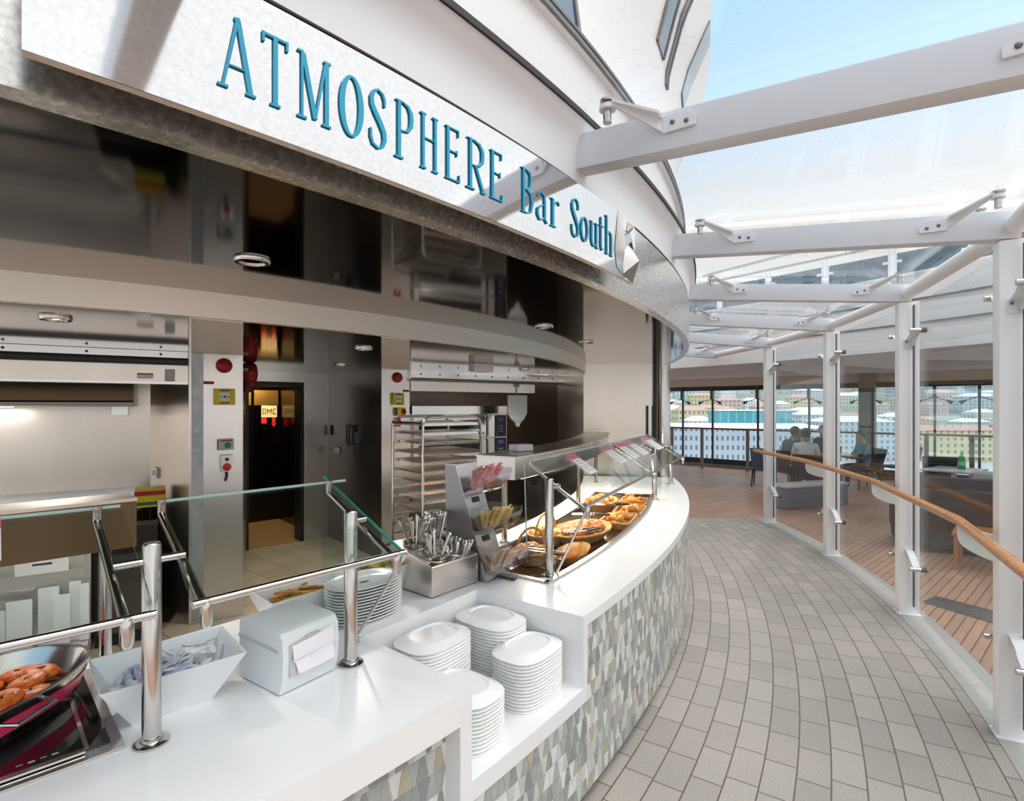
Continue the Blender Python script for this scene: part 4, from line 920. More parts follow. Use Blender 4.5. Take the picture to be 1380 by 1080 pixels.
c3 = pol(9.80, -27.0, ZD); basket_round('wicker_basket', c3, .32, .19, .08, R(58), 'big oval wicker basket of brown round rolls under the guard glass')
fill(bun, c3, .27, .15, R(58), 38, .05, .05, 'shiny brown round roll in the big oval basket', 'round rolls in the big oval basket')
for i, (r, a, lb) in enumerate(((9.93, -23.6, 'first wicker tray of croissants from the sachet rack'), (9.95, -21.0, 'middle wicker tray of croissants in the pastry display'), (9.93, -18.3, 'last wicker tray of croissants before the far guard post'))):
    p = pol(r, a, ZD); _, mx = basket_rect(p, .34, .22, .055, R(a+90), lb)
    for k in range(14):
        v = mx @ Vector((rnd.uniform(-.13, .13), rnd.uniform(-.07, .07), .02+.0045*k)); inst(cro, i == 0 and k == 0, v, (rnd.uniform(-.2, .2), rnd.uniform(-.2, .2), rnd.random()*6.28), 'golden croissant in the %s' % lb.split(' of ')[0], 'croissants in the %s' % lb.split(' of ')[0])
c4 = pol(9.65, -20.0, ZD); basket_round('wicker_basket', c4, .26, .15, .09, R(70), 'pale oval wicker basket of loaves at the far back of the display')
fill(pale, c4, .2, .11, R(70), 12, .06, .05, 'golden roll in the far pale oval basket', 'rolls in the far oval basket')
lf = empty('bread_board', pol(9.93, -30.0, ZD), 'pale paper-lined oval tray with a long loaf behind the guard post', 'tray')
MB().lathe([(0, 0), (.8, 0), (1., .05), (1.02, .055), (.96, .05), (.78, .01), (0, .01)], pol(9.93, -30.0, ZD), 30, 0, .24, .1, R(66)).build('tray_shell', 'bread_pale', lf)
MB().ball(pol(9.92, -30.0, ZD+.05), .045, 0, (3.6, 1.3, .9), 16, 10, R(66)).build('loaf', 'bread', lf)
def tg(px, py, z, rz, ln, label): v = onz(px, py, z); return tongs(v, rz, ln, label)
tg(765, 748, .985, R(150), .28, 'black-handled tongs resting on the long loaf tray')
tg(808, 712, .975, R(205), .30, 'black-handled tongs across the big basket of round rolls')
tg(822, 694, .975, R(172), .30, 'black-handled tongs on the first croissant tray')
tg(848, 680, .975, R(180), .30, 'black-handled tongs on the middle croissant tray')
tg(873, 669, .985, R(165), .30, 'black-handled tongs on the far oval basket')
# ------------------------------------------------------------------ galley fittings
U = Vector((.85, .53, 0)); NI = Vector((-.53, .85, 0)); RU = atan2(.53, .85)
UP = Vector((0, 0, 1))
def facing(P, Q):
    """frame of an upright face seen from the P side: u along it, n out of it towards the viewer"""
    u = (Vector((Q[0]-P[0], Q[1]-P[1], 0))).normalized(); return u, Vector((u.y, -u.x, 0))
def fbox(b, c, u, n, w_, h, d_, mi=0, off=0.):
    """box of width w_ along the face, height h, standing d_ proud of it"""
    c = Vector(c)+n*off; q = [c-u*w_/2-UP*h/2, c+u*w_/2-UP*h/2, c+u*w_/2+UP*h/2, c-u*w_/2+UP*h/2]
    return b.add(q+[p+n*d_ for p in q], [(3, 2, 1, 0), (4, 5, 6, 7), (0, 1, 5, 4), (1, 2, 6, 5), (2, 3, 7, 6), (3, 0, 4, 7)], mi)
def fdisc(b, c, n, prof, mi=0, k=18):
    """turned shape about the outward normal n: (radius, distance from the face)"""
    q = n.to_track_quat('Z', 'Y').to_matrix().to_4x4(); t = MB().lathe(prof, (0, 0, 0), k, mi); t.xf(Matrix.Translation(c) @ q); return b.add(t.v, t.f, mi)
def bell(P, Q, px, py, r, label):
    u, n = facing(P, Q); c = on_face(P, Q, px, py); o = empty('alarm_bell', c, label, 'alarm', 'red alarm domes')
    fdisc(MB(), c, n, [(r, 0), (r, .012), (r*.9, .035), (r*.6, .055), (0, .062)]).build('dome', 'red_plastic', o, smooth=60)
    fbox(MB(), c, u, n, r*.9, r*.22, .004, off=.061).build('clapper_bar', mat('red_dark', (110, 8, 20), .4) if 'red_dark' not in M else 'red_dark', o)
def callpoint(P, Q, px, py, w_, h, label):
    u, n = facing(P, Q); c = on_face(P, Q, px, py); o = empty('call_point', c, label, 'alarm', 'yellow call points')
    fbox(MB(), c, u, n, w_, h, .05).build('housing', 'yellow_plastic', o, bevel=.006)
    fbox(MB(), c, u, n, w_*.5, h*.5, .004, off=.05).build('press_plate', 'white_card', o)
    b = MB(); fbox(b, c, u, n, w_*.10, h*.12, .003, off=.054)
    for s in (-1, 1): b.plate([c+u*s*w_*.10+n*.056, c+u*s*w_*.20+UP*h*.06+n*.056, c+u*s*w_*.20-UP*h*.06+n*.056], .002)
    b.build('arrow_marking', 'black_plastic', o, smooth=0)
    b = MB()
    for s in (-1, 1): fbox(b, c+UP*s*h*.38, u, n, w_*.45, h*.07, .002, off=.05)
    b.build('caption_bar', 'dark_grey', o)
bell(C1a, C1b, 302, 493, .066, 'dark red alarm dome on the pale pier beside the grill')
bell(C2a, C2b, 535, 509, .066, 'dark red alarm dome on the pier beside the baking rack')
callpoint(C1a, C1b, 302, 535, .165, .14, 'yellow call point on the pier beside the grill')
callpoint(C2a, C2b, 535, 538, .15, .15, 'yellow call point above the red knob box by the baking rack')
u, n = facing(C1a, C1b)
def plain(name, P, Q, px, py, w_, h, d_, m, label, cat):
    u, n = facing(P, Q); c = on_face(P, Q, px, py); return tag(fbox(MB(), c, u, n, w_, h, d_).build(name, m), label, cat)
plain('label_plate', C1a, C1b, 281, 516, .085, .026, .004, 'red_label', 'small red label on the pier above the yellow call point', 'label')
plain('label_plate', C2a, C2b, 547, 527, .085, .028, .004, 'red_label', 'small red label high on the pier by the baking rack', 'label')
c = on_face(C1a, C1b, 304, 599); o = empty('button_box', c, 'grey box with a green button on the pier beside the grill', 'button box')
fbox(MB(), c, u, n, .12, .095, .05).build('housing', 'light_grey', o, bevel=.005); fdisc(MB(), c+u*.012-UP*.008, n, [(.026, .05), (.026, .058), (.018, .066), (0, .068)]).build('green_push_button', 'green_button', o)
fbox(MB(), c+UP*.034, u, n, .09, .012, .002, off=.05).build('red_caption', 'red_label', o); fbox(MB(), c-u*.062, u, n, .006, .09, .052).build('side_strip', 'black_plastic', o)
c = on_face(C1a, C1b, 305, 624); o = empty('emergency_stop', c, 'white box with a dark red stop button and hanging cable on the grill pier', 'button box')
fbox(MB(), c, u, n, .095, .145, .06).build('housing', 'white_card', o, bevel=.005); fdisc(MB(), c-UP*.03, n, [(.034, .06), (.034, .07), (.026, .085), (0, .088)]).build('stop_button', 'red_plastic', o)
fdisc(MB(), c+UP*.035, n, [(.016, .06), (.016, .064), (0, .065)]).build('key_switch', 'dark_grey', o); MB().tube([c-UP*.07+n*.03, c-UP*.12+n*.03, c-UP*.155+n*.03-u*.012], .011, 8).build('cable', 'black_rubber', o)
u, n = facing(C2a, C2b); c = on_face(C2a, C2b, 538, 555); o = empty('isolator_switch', c, 'yellow isolator box with a red rotary knob by the baking rack', 'switch')
fbox(MB(), c, u, n, .125, .10, .05).build('housing', 'yellow_plastic', o, bevel=.004); fdisc(MB(), c+u*.03, n, [(.034, .05), (.034, .065), (.03, .07), (0, .071)]).build('rotary_knob', 'red_plastic', o)
fbox(MB(), c+u*.03, u, n, .014, .06, .02, off=.07).build('knob_grip', 'red_dark', o); fbox(MB(), c-u*.058, u, n, .012, .10, .052).build('hinge_strip', 'black_plastic', o)
c = on_face(C2a, C2b, 535, 569); o = empty('fire_sign', c, 'square red sign under the yellow isolator by the baking rack', 'sign'); fbox(MB(), c, u, n, .10, .11, .004).build('plate', 'red_label', o)
b = MB(); fdisc(b, c+UP*.01, n, [(.016, .004), (.016, .006), (0, .006)], 0, 12); fbox(b, c-UP*.03, u, n, .05, .008, .002, off=.004); b.build('pictogram', 'pink_card', o)
# lobby: red bells, phone, plate and vent
P, Q = (-2.62, 5.05), (-3.42, 6.87); v = Vector((-2.78, 5.62, 2.20)); o = empty('fire_bell', v, 'big red fire bell with a white label at the lift lobby corner', 'alarm')
nn = Vector((.9, .4, 0)).normalized(); fdisc(MB(), v, nn, [(.10, -.04), (.115, 0), (.115, .05), (.09, .085), (0, .10)]).build('gong', 'red_plastic', o, smooth=50)
fbox(MB(), v+UP*.03-UP*.0+Vector((.03, -.118, 0)), Vector((1, 0, 0)), Vector((0, -1, 0)), .07, .03, .004).build('label_strip', 'white_card', o); MB().tube([v-UP*.09+nn*.02, v-UP*.19-nn*.02], .05, 12, rs=[.09, .04]).build('horn', 'red_dark', o)
u, n = facing(D1, C2a); c = on_face(D1, C2a, 483, 586); o = empty('wall_phone', c, 'black wall telephone with coiled cord on the dark steel wall', 'telephone')
fbox(MB(), c+u*.03, u, n, .19, .25, .06).build('base', 'black_plastic', o, bevel=.012); b = MB(); hc = c-u*.10+n*.05
b.tube([hc+UP*.13+n*.02, hc+UP*.10+n*.045, hc-UP*.10+n*.045, hc-UP*.13+n*.02], .028, 10, rs=[.032, .026, .026, .032]); b.build('handset', 'black_plastic', o)
b = MB()
for r_ in range(4):
    for k_ in range(3): fbox(b, c+u*(.015+.045*k_)+UP*(.02-.035*r_), u, n, .028, .022, .005, off=.06)
b.build('keypad', 'dark_grey', o); b = MB(); b.tube([c-u*.06-UP*.12+n*.03+Vector((.012*cos(k_*1.6), .012*sin(k_*1.6), -.0135*k_)) for k_ in range(22)], .006, 6); b.build('coiled_cord', 'black_rubber', o)
plain('switch_plate', D1, C2a, 447, 580, .05, .14, .02, 'black_plastic', 'small dark switch plate near the lobby corner on the phone wall', 'switch')
c = on_face(D1, C2a, 455, 607); o = empty('wall_vent', c, 'small grey louvred vent low on the phone wall', 'vent'); fbox(MB(), c, u, n, .2, .11, .01).build('frame', 'dark_grey', o); b = MB()
for k_ in range(7): fbox(b, c+u*(-.078+.026*k_), u, n, .012, .09, .012, off=.008)
b.build('louvre', 'light_grey', o)
# ------------------------------------------------------------------ lift
u, n = facing(D0, D1); dl, dr = Vector((dl.x, dl.y, 0)), Vector((dr.x, dr.y, 0)); ui = -n
o = empty('lift_door_frame', (dl+dr)/2, 'dark door frame of the lift', 'door frame'); o['kind'] = 'structure'; b = MB()
for q in (dl, dr-u*.04): b.prism([tuple(q+n*.02)[:2], tuple(q+u*.05+n*.02)[:2], tuple(q+u*.05-n*.2)[:2], tuple(q-n*.2)[:2]], 0, 2.18)
b.prism([tuple(dl+n*.02)[:2], tuple(dr+n*.02)[:2], tuple(dr-n*.2)[:2], tuple(dl-n*.2)[:2]], 2.12, 2.18); b.build('door_1', 'black_plastic', o)
a_, b__ = dl-u*.25+ui*.2, dr+u*.25+ui*.2; c_, d_ = b__+ui*1.5, a_+ui*1.5
wall('wall_lift_car', [tuple(p)[:2] for p in (a_, d_, c_, b__)], 0, 2.45, 'dark_bronze', label='dark bronze walls of the lift car')
b = MB(); b.prism([tuple(p)[:2] for p in (a_, b__, c_, d_)], 2.42, 2.47); struct(b, 'ceiling_lift', 'bronze_panel', 'bronze ceiling of the lift car', 'ceiling')
b = MB(); b.prism([tuple(p)[:2] for p in (dl, dr, b__, c_, d_, a_)], -.002, .002); struct(b, 'floor_lift', 'warm_floor', 'warm beige floor of the lift car', 'floor')
m_ = (a_+b__+c_+d_)/4
pw = (c_-d_).length
for i in range(3):  # gold reflection near the lift ceiling is put into paler band colour
    q = d_+(c_-d_)*(i+.5)/3; t_ = tag(fbox(MB(), q+UP*1.99, u, n, pw/3-.05, .24, .02, off=.02).build('painted_gold_band', 'bronze_panel'), 'painted gold reflection band high on the lift back wall, %s' % ('next to the red bell', 'in the middle above the notice', 'next to the door frame')[i], 'panel', 'painted reflection bands in the lift')
ld = bpy.data.lights.new('lift_glow', 'AREA'); ld.energy = 120; ld.size = .8; ld.color = (1, .8, .45); lo = bpy.data.objects.new('lift_glow', ld); COL.objects.link(lo); lo.location = m_+UP*2.36
o = tag(MB().box(m_+UP*2.405, (1.0, 1.1, .02), atan2(u.y, u.x)).build('lift_lamp', 'lift_lamp'), 'warm glowing ceiling lamp in the lift car', 'lamp')
sc_ = d_+(c_-d_)*.87+UP*1.77+n*.03; o = empty('lift_notice', sc_, 'beige notice with black letters and red marks inside the lift', 'sign'); fbox(MB(), sc_, u, n, .24, .19, .006).build('board', 'lift_sign', o)
def block_letters(o, c, u, n, strokes, size, m, name='lettering', off=.007):
    b = MB()
    for (x0, z0, x1, z1) in strokes:
        p, q = c+u*x0*size+UP*z0*size, c+u*x1*size+UP*z1*size; b.tube([p+n*off, q+n*off], size*.07, 4)
    return b.build(name, m, o, smooth=0)
DM = [(-.95, -.4, -.95, .4), (-.95, .4, -.55, .3), (-.55, .3, -.55, -.3), (-.55, -.3, -.95, -.4), (-.3, -.4, -.3, .4), (-.3, .4, 0, -.1), (0, -.1, .3, .4), (.3, .4, .3, -.4), (.95, .4, .6, .35), (.6, .35, .55, -.35), (.55, -.35, .95, -.4)]
block_letters(o, sc_, u, n, DM, .105, 'black_plastic')
b = MB(); fbox(b, sc_-UP*.15-u*.08, u, n, .08, .09, .006); fbox(b, sc_-UP*.14+u*.07, u, n, .05, .08, .006); b.plate([sc_-UP*.19+u*.03, sc_-UP*.19+u*.11, sc_-UP*.26+u*.07], .006); b.build('red_mark', 'red_label', o, smooth=0)
tag(fbox(MB(), m_-n*.1-u*.35+UP*.9, u, n, .05, .1, .04).build('grab_bar', 'steel_bright'), 'small steel handle on the dark lift wall', 'handle')
# ------------------------------------------------------------------ grill bay: shutter, hood, bench, drawers
L0 = Vector((-5.6, 2.74, 0)); L1 = Vector((-2.745, 4.528, 0)); u, n = facing(L0, L1); c = (L0+L1)/2; LW = (L1-L0).length
o = empty('roller_shutter', c+UP*2.05, 'raised roller shutter box with two grey rollers across the grill bay', 'shutter')
fbox(MB(), c+UP*2.28, u, n, LW, .055, .03).build('track', 'steel_bright', o); b = MB(); b.tube([L0+n*.035+UP*2.225, L1+n*.035+UP*2.225], .03, 14); b.build('roller', 'dark_grey', o)
fbox(MB(), c+UP*2.125, u, n, LW, .14, .16, off=-.16).build('shutter_box', 'steel_wall', o); fbox(MB(), c+UP*2.045, u, n, LW, .02, .19, off=-.16).build('bottom_lip', 'steel_bright', o)
b = MB()
for k in range(7): fdisc(b, L0+u*LW*(k+.6)/7+UP*2.28, n, [(.010, .03), (.010, .036), (0, .038)], 0, 8)
b.build('track_screw', 'dark_grey', o)
q = L1-u*.30+UP*2.10; fbox(MB(), q, u, n, .11, .045, .003, off=.0).build('warning_label', 'white_card', o); fbox(MB(), q+UP*.016, u, n, .11, .012, .004, off=.0).build('label_stripe', 'red_label', o)
fbox(MB(), L1-u*.13+UP*2.11, u, n, .07, .10, .02).build('end_bracket', 'light_grey', o)
BU = Vector((.848, .53, 0)); W1 = Vector((-3.52, 5.2, 0)); W0 = W1-BU*3.2; un, nn_ = facing(W0, W1)
o = empty('extractor_hood', (W0+W1)/2+UP*1.85, 'dark stainless extractor hood hanging inside the grill bay', 'hood')
b = MB(); k0, k1 = W0, W1-BU*.10
pr = [(0.005, 1.852), (.55, 1.852), (.60, 1.90), (.55, ZC-.003), (0.005, ZC-.003)]; b.add([Vector((p.x, p.y, 0))+nn_*y+UP*z for p in (k0, k1) for y, z in pr], [tuple(range(5)), tuple(range(9, 4, -1))]+[(i, (i+1) % 5, 5+(i+1) % 5, 5+i) for i in range(5)])
b.build('canopy_box', 'steel_reflect_brown', o)
for s_ in (-.55, .35): fbox(MB(), (k0+k1)/2+un*s_+UP*1.846, un, nn_, .7, .008, .14, off=.2).build('hood_lamp', mat('hood_lit', (255, 246, 232), .4, emit=1) if s_ < 0 else 'hood_lit', o)
for s_ in (-.55, .35):
    ld = bpy.data.lights.new('hood_glow', 'AREA'); ld.shape = 'RECTANGLE'; ld.size = .7; ld.size_y = .12; ld.energy = 7; ld.color = (1, .95, .88); lo = bpy.data.objects.new('hood_glow', ld); COL.objects.link(lo); lo.location = (k0+k1)/2+un*s_+nn_*.42+UP*1.835; lo.rotation_euler = (0, 0, RU)
fbox(MB(), (k0+k1)/2+UP*1.87, un, nn_, (k1-k0).length, .03, .02, off=.58).build('drip_lip', 'steel_dark', o)
q = on_face(W0, W1, 163, 553); tag(fbox(MB(), q, un, nn_, .12, .09, .09, off=.02).build('junction_box', 'steel_bright'), 'small steel box on the grill wall just under the hood', 'box')
sj0, sj1 = (-3.52, 5.2), (-2.74, 4.56); us, ns = facing(sj0, sj1); q = on_face(sj0, sj1, 211, 637); o = empty('wall_socket', q, 'white double socket on the steel side wall of the grill bay', 'socket'); fbox(MB(), q, us, ns, .13, .10, .02).build('plate', 'white_card', o)
b = MB()
for s in (-1, 1): fbox(b, q+us*s*.03, us, ns, .035, .05, .006, off=.02)
b.build('outlet', 'light_grey', o)
o = empty('grill_bench', (W0+W1)/2, 'stainless work bench along the grill bay back wall', 'bench')
f0, f1 = W0+nn_*.75, W1+nn_*.75-BU*.12; b = MB(); b.prism([tuple(p)[:2] for p in (W0, f0, f1, W1)][::-1], .93, .97); b.build('bench_top', 'steel_bright', o)
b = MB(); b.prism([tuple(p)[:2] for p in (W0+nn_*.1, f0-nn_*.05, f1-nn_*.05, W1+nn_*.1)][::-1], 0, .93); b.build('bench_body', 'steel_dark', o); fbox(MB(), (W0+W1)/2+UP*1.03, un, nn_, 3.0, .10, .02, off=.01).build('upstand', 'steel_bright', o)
q = W1-BU*.32+nn_*.35+UP*.97; tag(MB().box(q+UP*.01, (.34, .10, .02), RU+1.2).build('steel_bar', 'steel_bright'), 'short steel bar lying on the grill bench', 'bar')
o = empty('carton', W1-BU*.05+nn_*.55+UP*.97, 'yellow and red printed carton at the end of the grill bench', 'carton'); q = W1+nn_*.55+BU*.02; MB().box(q+UP*1.05, (.22, .16, .16), RU).build('card_body', 'yellow_plastic', o); MB().box(q+UP*1.09, (.224, .164, .04), RU).build('red_band', 'red_label', o); MB().box(q+UP*1.0, (.224, .164, .03), RU).build('green_band', mat('leaf_green', (40, 110, 60), .5), o)
# drawer unit in front of the bay
F0, F1 = Vector((-4.25, 3.40, 0)), Vector((-3.20, 4.06, 0)); u, n = facing(F0, F1); FW = (F1-F0).length; c = (F0+F1)/2
o = empty('drawer_unit', c, 'stainless drawer unit with label plate and long handle below the grill bay', 'drawer unit')
fbox(MB(), c+UP*.45, u, n, FW, .86, .30, off=-.30).build('carcass', 'steel_satin', o); fbox(MB(), c+UP*.90, u, n, FW+.04, .04, .33, off=-.32).build('unit_top', 'steel_bright', o)
fbox(MB(), c+UP*.10, u, n, FW, .025, .20).build('low_shelf', 'steel_satin', o)
for k, (z, h) in enumerate(((.76, .19), (.51, .26), (.24, .22))):
    dr_ = fbox(MB(), c+UP*z, u, n, FW-.06, h, .025).build('drawer', 'steel_satin', o)
    q = on_face(F0, F1, 24, 795) if k == 1 else c+UP*(z+h/2-.04)
    hb_ = MB(); hb_.tube([q-u*.10+n*.02, q-u*.10+n*.06, q+u*.10+n*.06, q+u*.10+n*.02], .010, 8); hb_.build('handle', 'steel_bright', dr_)
    if k == 0:
        q = on_face(F0, F1, 58, 762); fbox(MB(), q, u, n, .30, .11, .004, off=.026).build('label_plate', 'white_card', dr_); fbox(MB(), q+UP*.015, u, n, .11, .014, .003, off=.030).build('print', 'dark_grey', dr_)
for k, (px, hh, w_) in enumerate(((6, .30, .13), (30, .36, .14), (68, .42, .12), (86, .36, .10), (103, .44, .07), (116, .42, .06))):
    q = on_line(F0, F1, px)+n*(.05+.03*(k % 2)); bd = MB(); fbox(bd, q+UP*(hh/2+.115), u, n, w_, hh, .016); tag(bd.build('cutting_board', 'white_plastic', bevel=.004), 'pale board leaning on the drawer unit, %s of six counted from the red pan' % ('first', 'second', 'third', 'fourth', 'fifth', 'last')[k], 'board', 'boards against the drawers')
o = empty('undercounter_fridge', (-2.95, 4.25, 0), 'tall dark cabinet with a small red label beside the drawer unit', 'cabinet'); c = F1+u*.22+n*.0; fbox(MB(), c+UP*.46, u, n, .40, .90, .2, off=-.2).build('body', 'black_plastic', o); fbox(MB(), c+UP*.40, u, n, .36, .60, .02).build('door_leaf', 'steel_dark', o); fbox(MB(), c-u*.10+UP*.80, u, n, .10, .05, .01).build('red_display', 'red_label', o)
# ------------------------------------------------------------------ baking trolley
N0 = Vector((-.767, 4.60, 0)); us, ds = Vector((.765, .645, 0)), Vector((-.645, .765, 0)); LN, DP, ZT2 = .62, .55, 1.755
o = empty('baking_trolley', N0+us*LN/2+ds*DP/2, 'tall tubular steel baking trolley with sheet pans in front of the oven', 'trolley')
for k in (0, 1):
    q = N0+ds*DP*k; b = MB(); b.tube([q+UP*.12, q+UP*(ZT2-.07), q+us*.02+UP*(ZT2-.02), q+us*.07+UP*ZT2, q+us*(LN-.07)+UP*ZT2, q+us*(LN-.02)+UP*(ZT2-.02), q+us*LN+UP*(ZT2-.07), q+us*LN+UP*.12], .0125, 10); b.build('side_frame', 'steel_tube', o)
b = MB()
for q in (N0, N0+us*LN): b.tube([q+UP*(ZT2-.05), q+ds*DP+UP*(ZT2-.05)], .010, 8); b.tube([q+UP*.16, q+ds*DP+UP*.16], .012, 8)
for q in (N0, N0+ds*DP): b.tube([q+UP*.16, q+us*LN+UP*.16], .012, 8)
b.build('cross_rail', 'steel_tube', o)
for k in range(17):
    z = .32+k*.085
    if z > ZT2-.06: break
    b = MB()
    for q in (N0+ds*.012, N0+ds*(DP-.012)): b.slab([q+UP*z, q+us*LN+UP*z, q+us*LN+UP*(z+.022), q+UP*(z+.022)], .004); b.slab([q+UP*z, q+us*LN+UP*z, q+us*LN+ds*(.02 if q == N0+ds*.012 else -.02)+UP*z, q+ds*(.02 if q == N0+ds*.012 else -.02)+UP*z], .003)
    b.build('runner', 'steel_bright', o)
for q in (N0, N0+us*LN, N0+ds*DP, N0+us*LN+ds*DP):
    b = MB(); b.lathe([(.02, .12), (.02, .09)], q, 10); fdisc(b, q+UP*.06-us*.0-ds*.012, ds, [(.05, 0), (.055, .006), (.055, .020), (.05, .026)]); b.build('castor', 'dark_grey', o)
mx = frame_m(N0, us); pan_ = MB(); W_, D_ = LN-.03, DP-.06
pan_.box((0, 0, .002), (W_, D_, .003))
for sx, sy, lx, ly in ((0, -1, W_, .003), (0, 1, W_, .003), (-1, 0, .003, D_), (1, 0, .003, D_)): pan_.box((sx*W_/2, sy*D_/2, .011), (lx, ly, .022))
sp_ = tag(pan_.build('sheet_pan', 'steel_wall', local=True, smooth=0), '-', 'tray', 'sheet pans in the trolley')
lev = (0, 2, 3, 5, 7, 8, 10, 11, 12, 13, 14, 15, 16)
for i, k in enumerate(lev):
    v = N0+us*LN/2+ds*DP/2+UP*(.325+k*.085)+us*rnd.uniform(-.03, .05); inst(sp_, i == 0, v, (0, 0, atan2(us.y, us.x)), 'flat metal sheet pan in the trolley, number %s from the bottom' % ('one two three four five six seven eight nine ten eleven twelve thirteen'.split()[i]))
# ------------------------------------------------------------------ oven bay
P0, P1 = Vector((-1.28, 6.675, 0)), Vector((.69, 8.1, 0)); u, n = facing(P0, P1); OW = (P1-P0).length; c = (P0+P1)/2
o = empty('roller_shutter', c+UP*2.05, 'raised steel roller shutter box across the oven bay', 'shutter')
fbox(MB(), c+UP*2.25, u, n, OW, .12, .04, off=.0).build('track', 'steel_bright', o); b = MB(); b.tube([P0+n*.05+UP*2.19, P1+n*.05+UP*2.19], .02, 12); b.build('roller', 'steel_dark', o)
fbox(MB(), c-u*.2+UP*2.11, u, n, OW-.45, .13, .18, off=-.2).build('shutter_box', 'steel_wall', o); b = MB()
for k in range(9): fdisc(b, P0+u*OW*(k+.5)/9+UP*2.26, n, [(.011, .04), (.011, .046), (0, .048)], 0, 8)
b.build('track_screw', 'dark_grey', o)
OV0 = P0-n*.45+u*-.05; c = OV0+u*1.08
o = empty('deck_oven', c, 'two-deck stainless oven with dark blue control panels behind the trolley', 'oven')
OWD = 1.62; fbox(MB(), c+UP*1.22, u, n, OWD, 1.16, .65, off=-.70).build('body', 'steel_wall', o); fbox(MB(), c+UP*1.80, u, n, OWD+.02, .11, .80, off=-.72).build('hood_cap', 'steel_bright', o)
fbox(MB(), c+UP*.33, u, n, OWD-.1, .6, .6, off=-.68).build('stand', 'steel_dark', o)
for k, z in enumerate((1.56, 1.22)):
    q = c-u*.18+UP*z; dd = fbox(MB(), q, u, n, 1.16, .27, .05, off=-.05).build('door_leaf', 'steel_bright', o); fbox(MB(), q+UP*.03, u, n, 1.0, .14, .006, off=.0).build('window', 'black_glass', dd)
    hb_ = MB(); hb_.tube([q-u*.5-UP*.09, q-u*.5+n*.07-UP*.10, q+u*.5+n*.07-UP*.10, q+u*.5-UP*.09], .012, 8); hb_.build('handle', 'steel_tube', dd)
    q = c+u*.66+UP*z; cp = fbox(MB(), q, u, n, .20, .32, .04, off=-.03).build('control_panel', mat('panel_blue', (28, 38, 66), .3) if k == 0 else 'panel_blue', o)
    b = MB(); fbox(b, q+UP*.10, u, n, .09, .05, .004, off=.01); b.build('display', mat('display_blue', (90, 120, 170), .3) if k == 0 else 'display_blue', cp)
    b = MB()
    for r_ in range(3):
        for k_ in range(3): fbox(b, q+u*(-.03+.03*k_)-UP*(.0+.04*r_), u, n, .016, .016, .004, off=.01)
    b.build('key_grid', 'light_grey', cp); fbox(MB(), c+u*.50+UP*z, u, n, .10, .32, .035, off=-.03).build('side_strip', 'steel_bright', o)
q = on_face(tuple(P0)[:2], tuple(P1)[:2], 697, 548); o = empty('scoop_board', q, 'pale grey shield-shaped board hanging beside the oven', 'board')
b = MB(); b.plate([q+u*x+UP*z for x, z in ((-.17, .16), (-.17, -.10), (-.11, -.18), (-.04, -.22), (-.02, -.27), (.02, -.27), (.04, -.22), (.11, -.18), (.17, -.10), (.17, .16))], .03); b.build('board_face', 'white_plastic', o, bevel=.006)
MB().tube([q+UP*.16-n*.02, q+UP*.30-n*.02], .012, 8).build('hanger', 'steel_dark', o); b = MB(); b.plate([q+u*x+UP*z+n*.002 for x, z in ((-.13, -.17), (-.05, -.23), (-.02, -.29), (.02, -.29), (.05, -.23), (.13, -.17), (.0, -.20))], .04); b.build('lower_lip', 'light_grey', o, smooth=0); fbox(MB(), q+UP*.30, u, n, .08, .05, .2, off=-.2).build('wall_bracket', 'steel_dark', o)
v = Vector((-.33, 5.7, 2.265)); o = empty('emergency_light', v-UP*.03, 'white box-shaped emergency light under the galley ceiling', 'lamp'); MB().box(v, (.26, .10, .085), R(40)).build('housing', 'white_card', o, bevel=.004); MB().box(v-UP*.045, (.22, .07, .006), R(40)).build('diffuser', 'light_grey', o)
v = onz(702, 608, 1.514); tag(MB().box(v+UP*.026, (.15, .11, .05), R(40)).build('white_tub', 'white_plastic', bevel=.006), 'low pale tub on the gantry shelf behind the pastry display', 'tub')
# ------------------------------------------------------------------ glass canopy over the walkway
PH = [-44.4, -35.5, -26.6, -17.6, -8.7, .1, 8.9]
ORB = ['beam mirrored in the sign', 'first roof beam', 'second roof beam', 'third roof beam', 'fourth roof beam', 'fifth roof beam', 'sixth roof beam']
ORD = ['mirrored in the sign', 'first over the sign lettering', 'second along the walkway', 'third along the walkway', 'fourth along the walkway', 'fifth along the walkway', 'last, past the walkway end']
PORD = ['mirrored in the sign', 'beside the viewer', 'first along the wooden handrail', 'second along the wooden handrail', 'third along the wooden handrail', 'at the handrail end', 'beyond the handrail end']
RIN, ROUT, ZIN, ZOUT, PR = 10.44, 12.33, 2.99, 2.855, 12.31
def tanv(a): a = R(a); return Vector((-sin(a), cos(a), 0))
def radv(a): a = R(a); return Vector((cos(a), sin(a), 0))
def bz(r): return ZIN+(ZOUT-ZIN)*(r-RIN)/(ROUT-RIN)
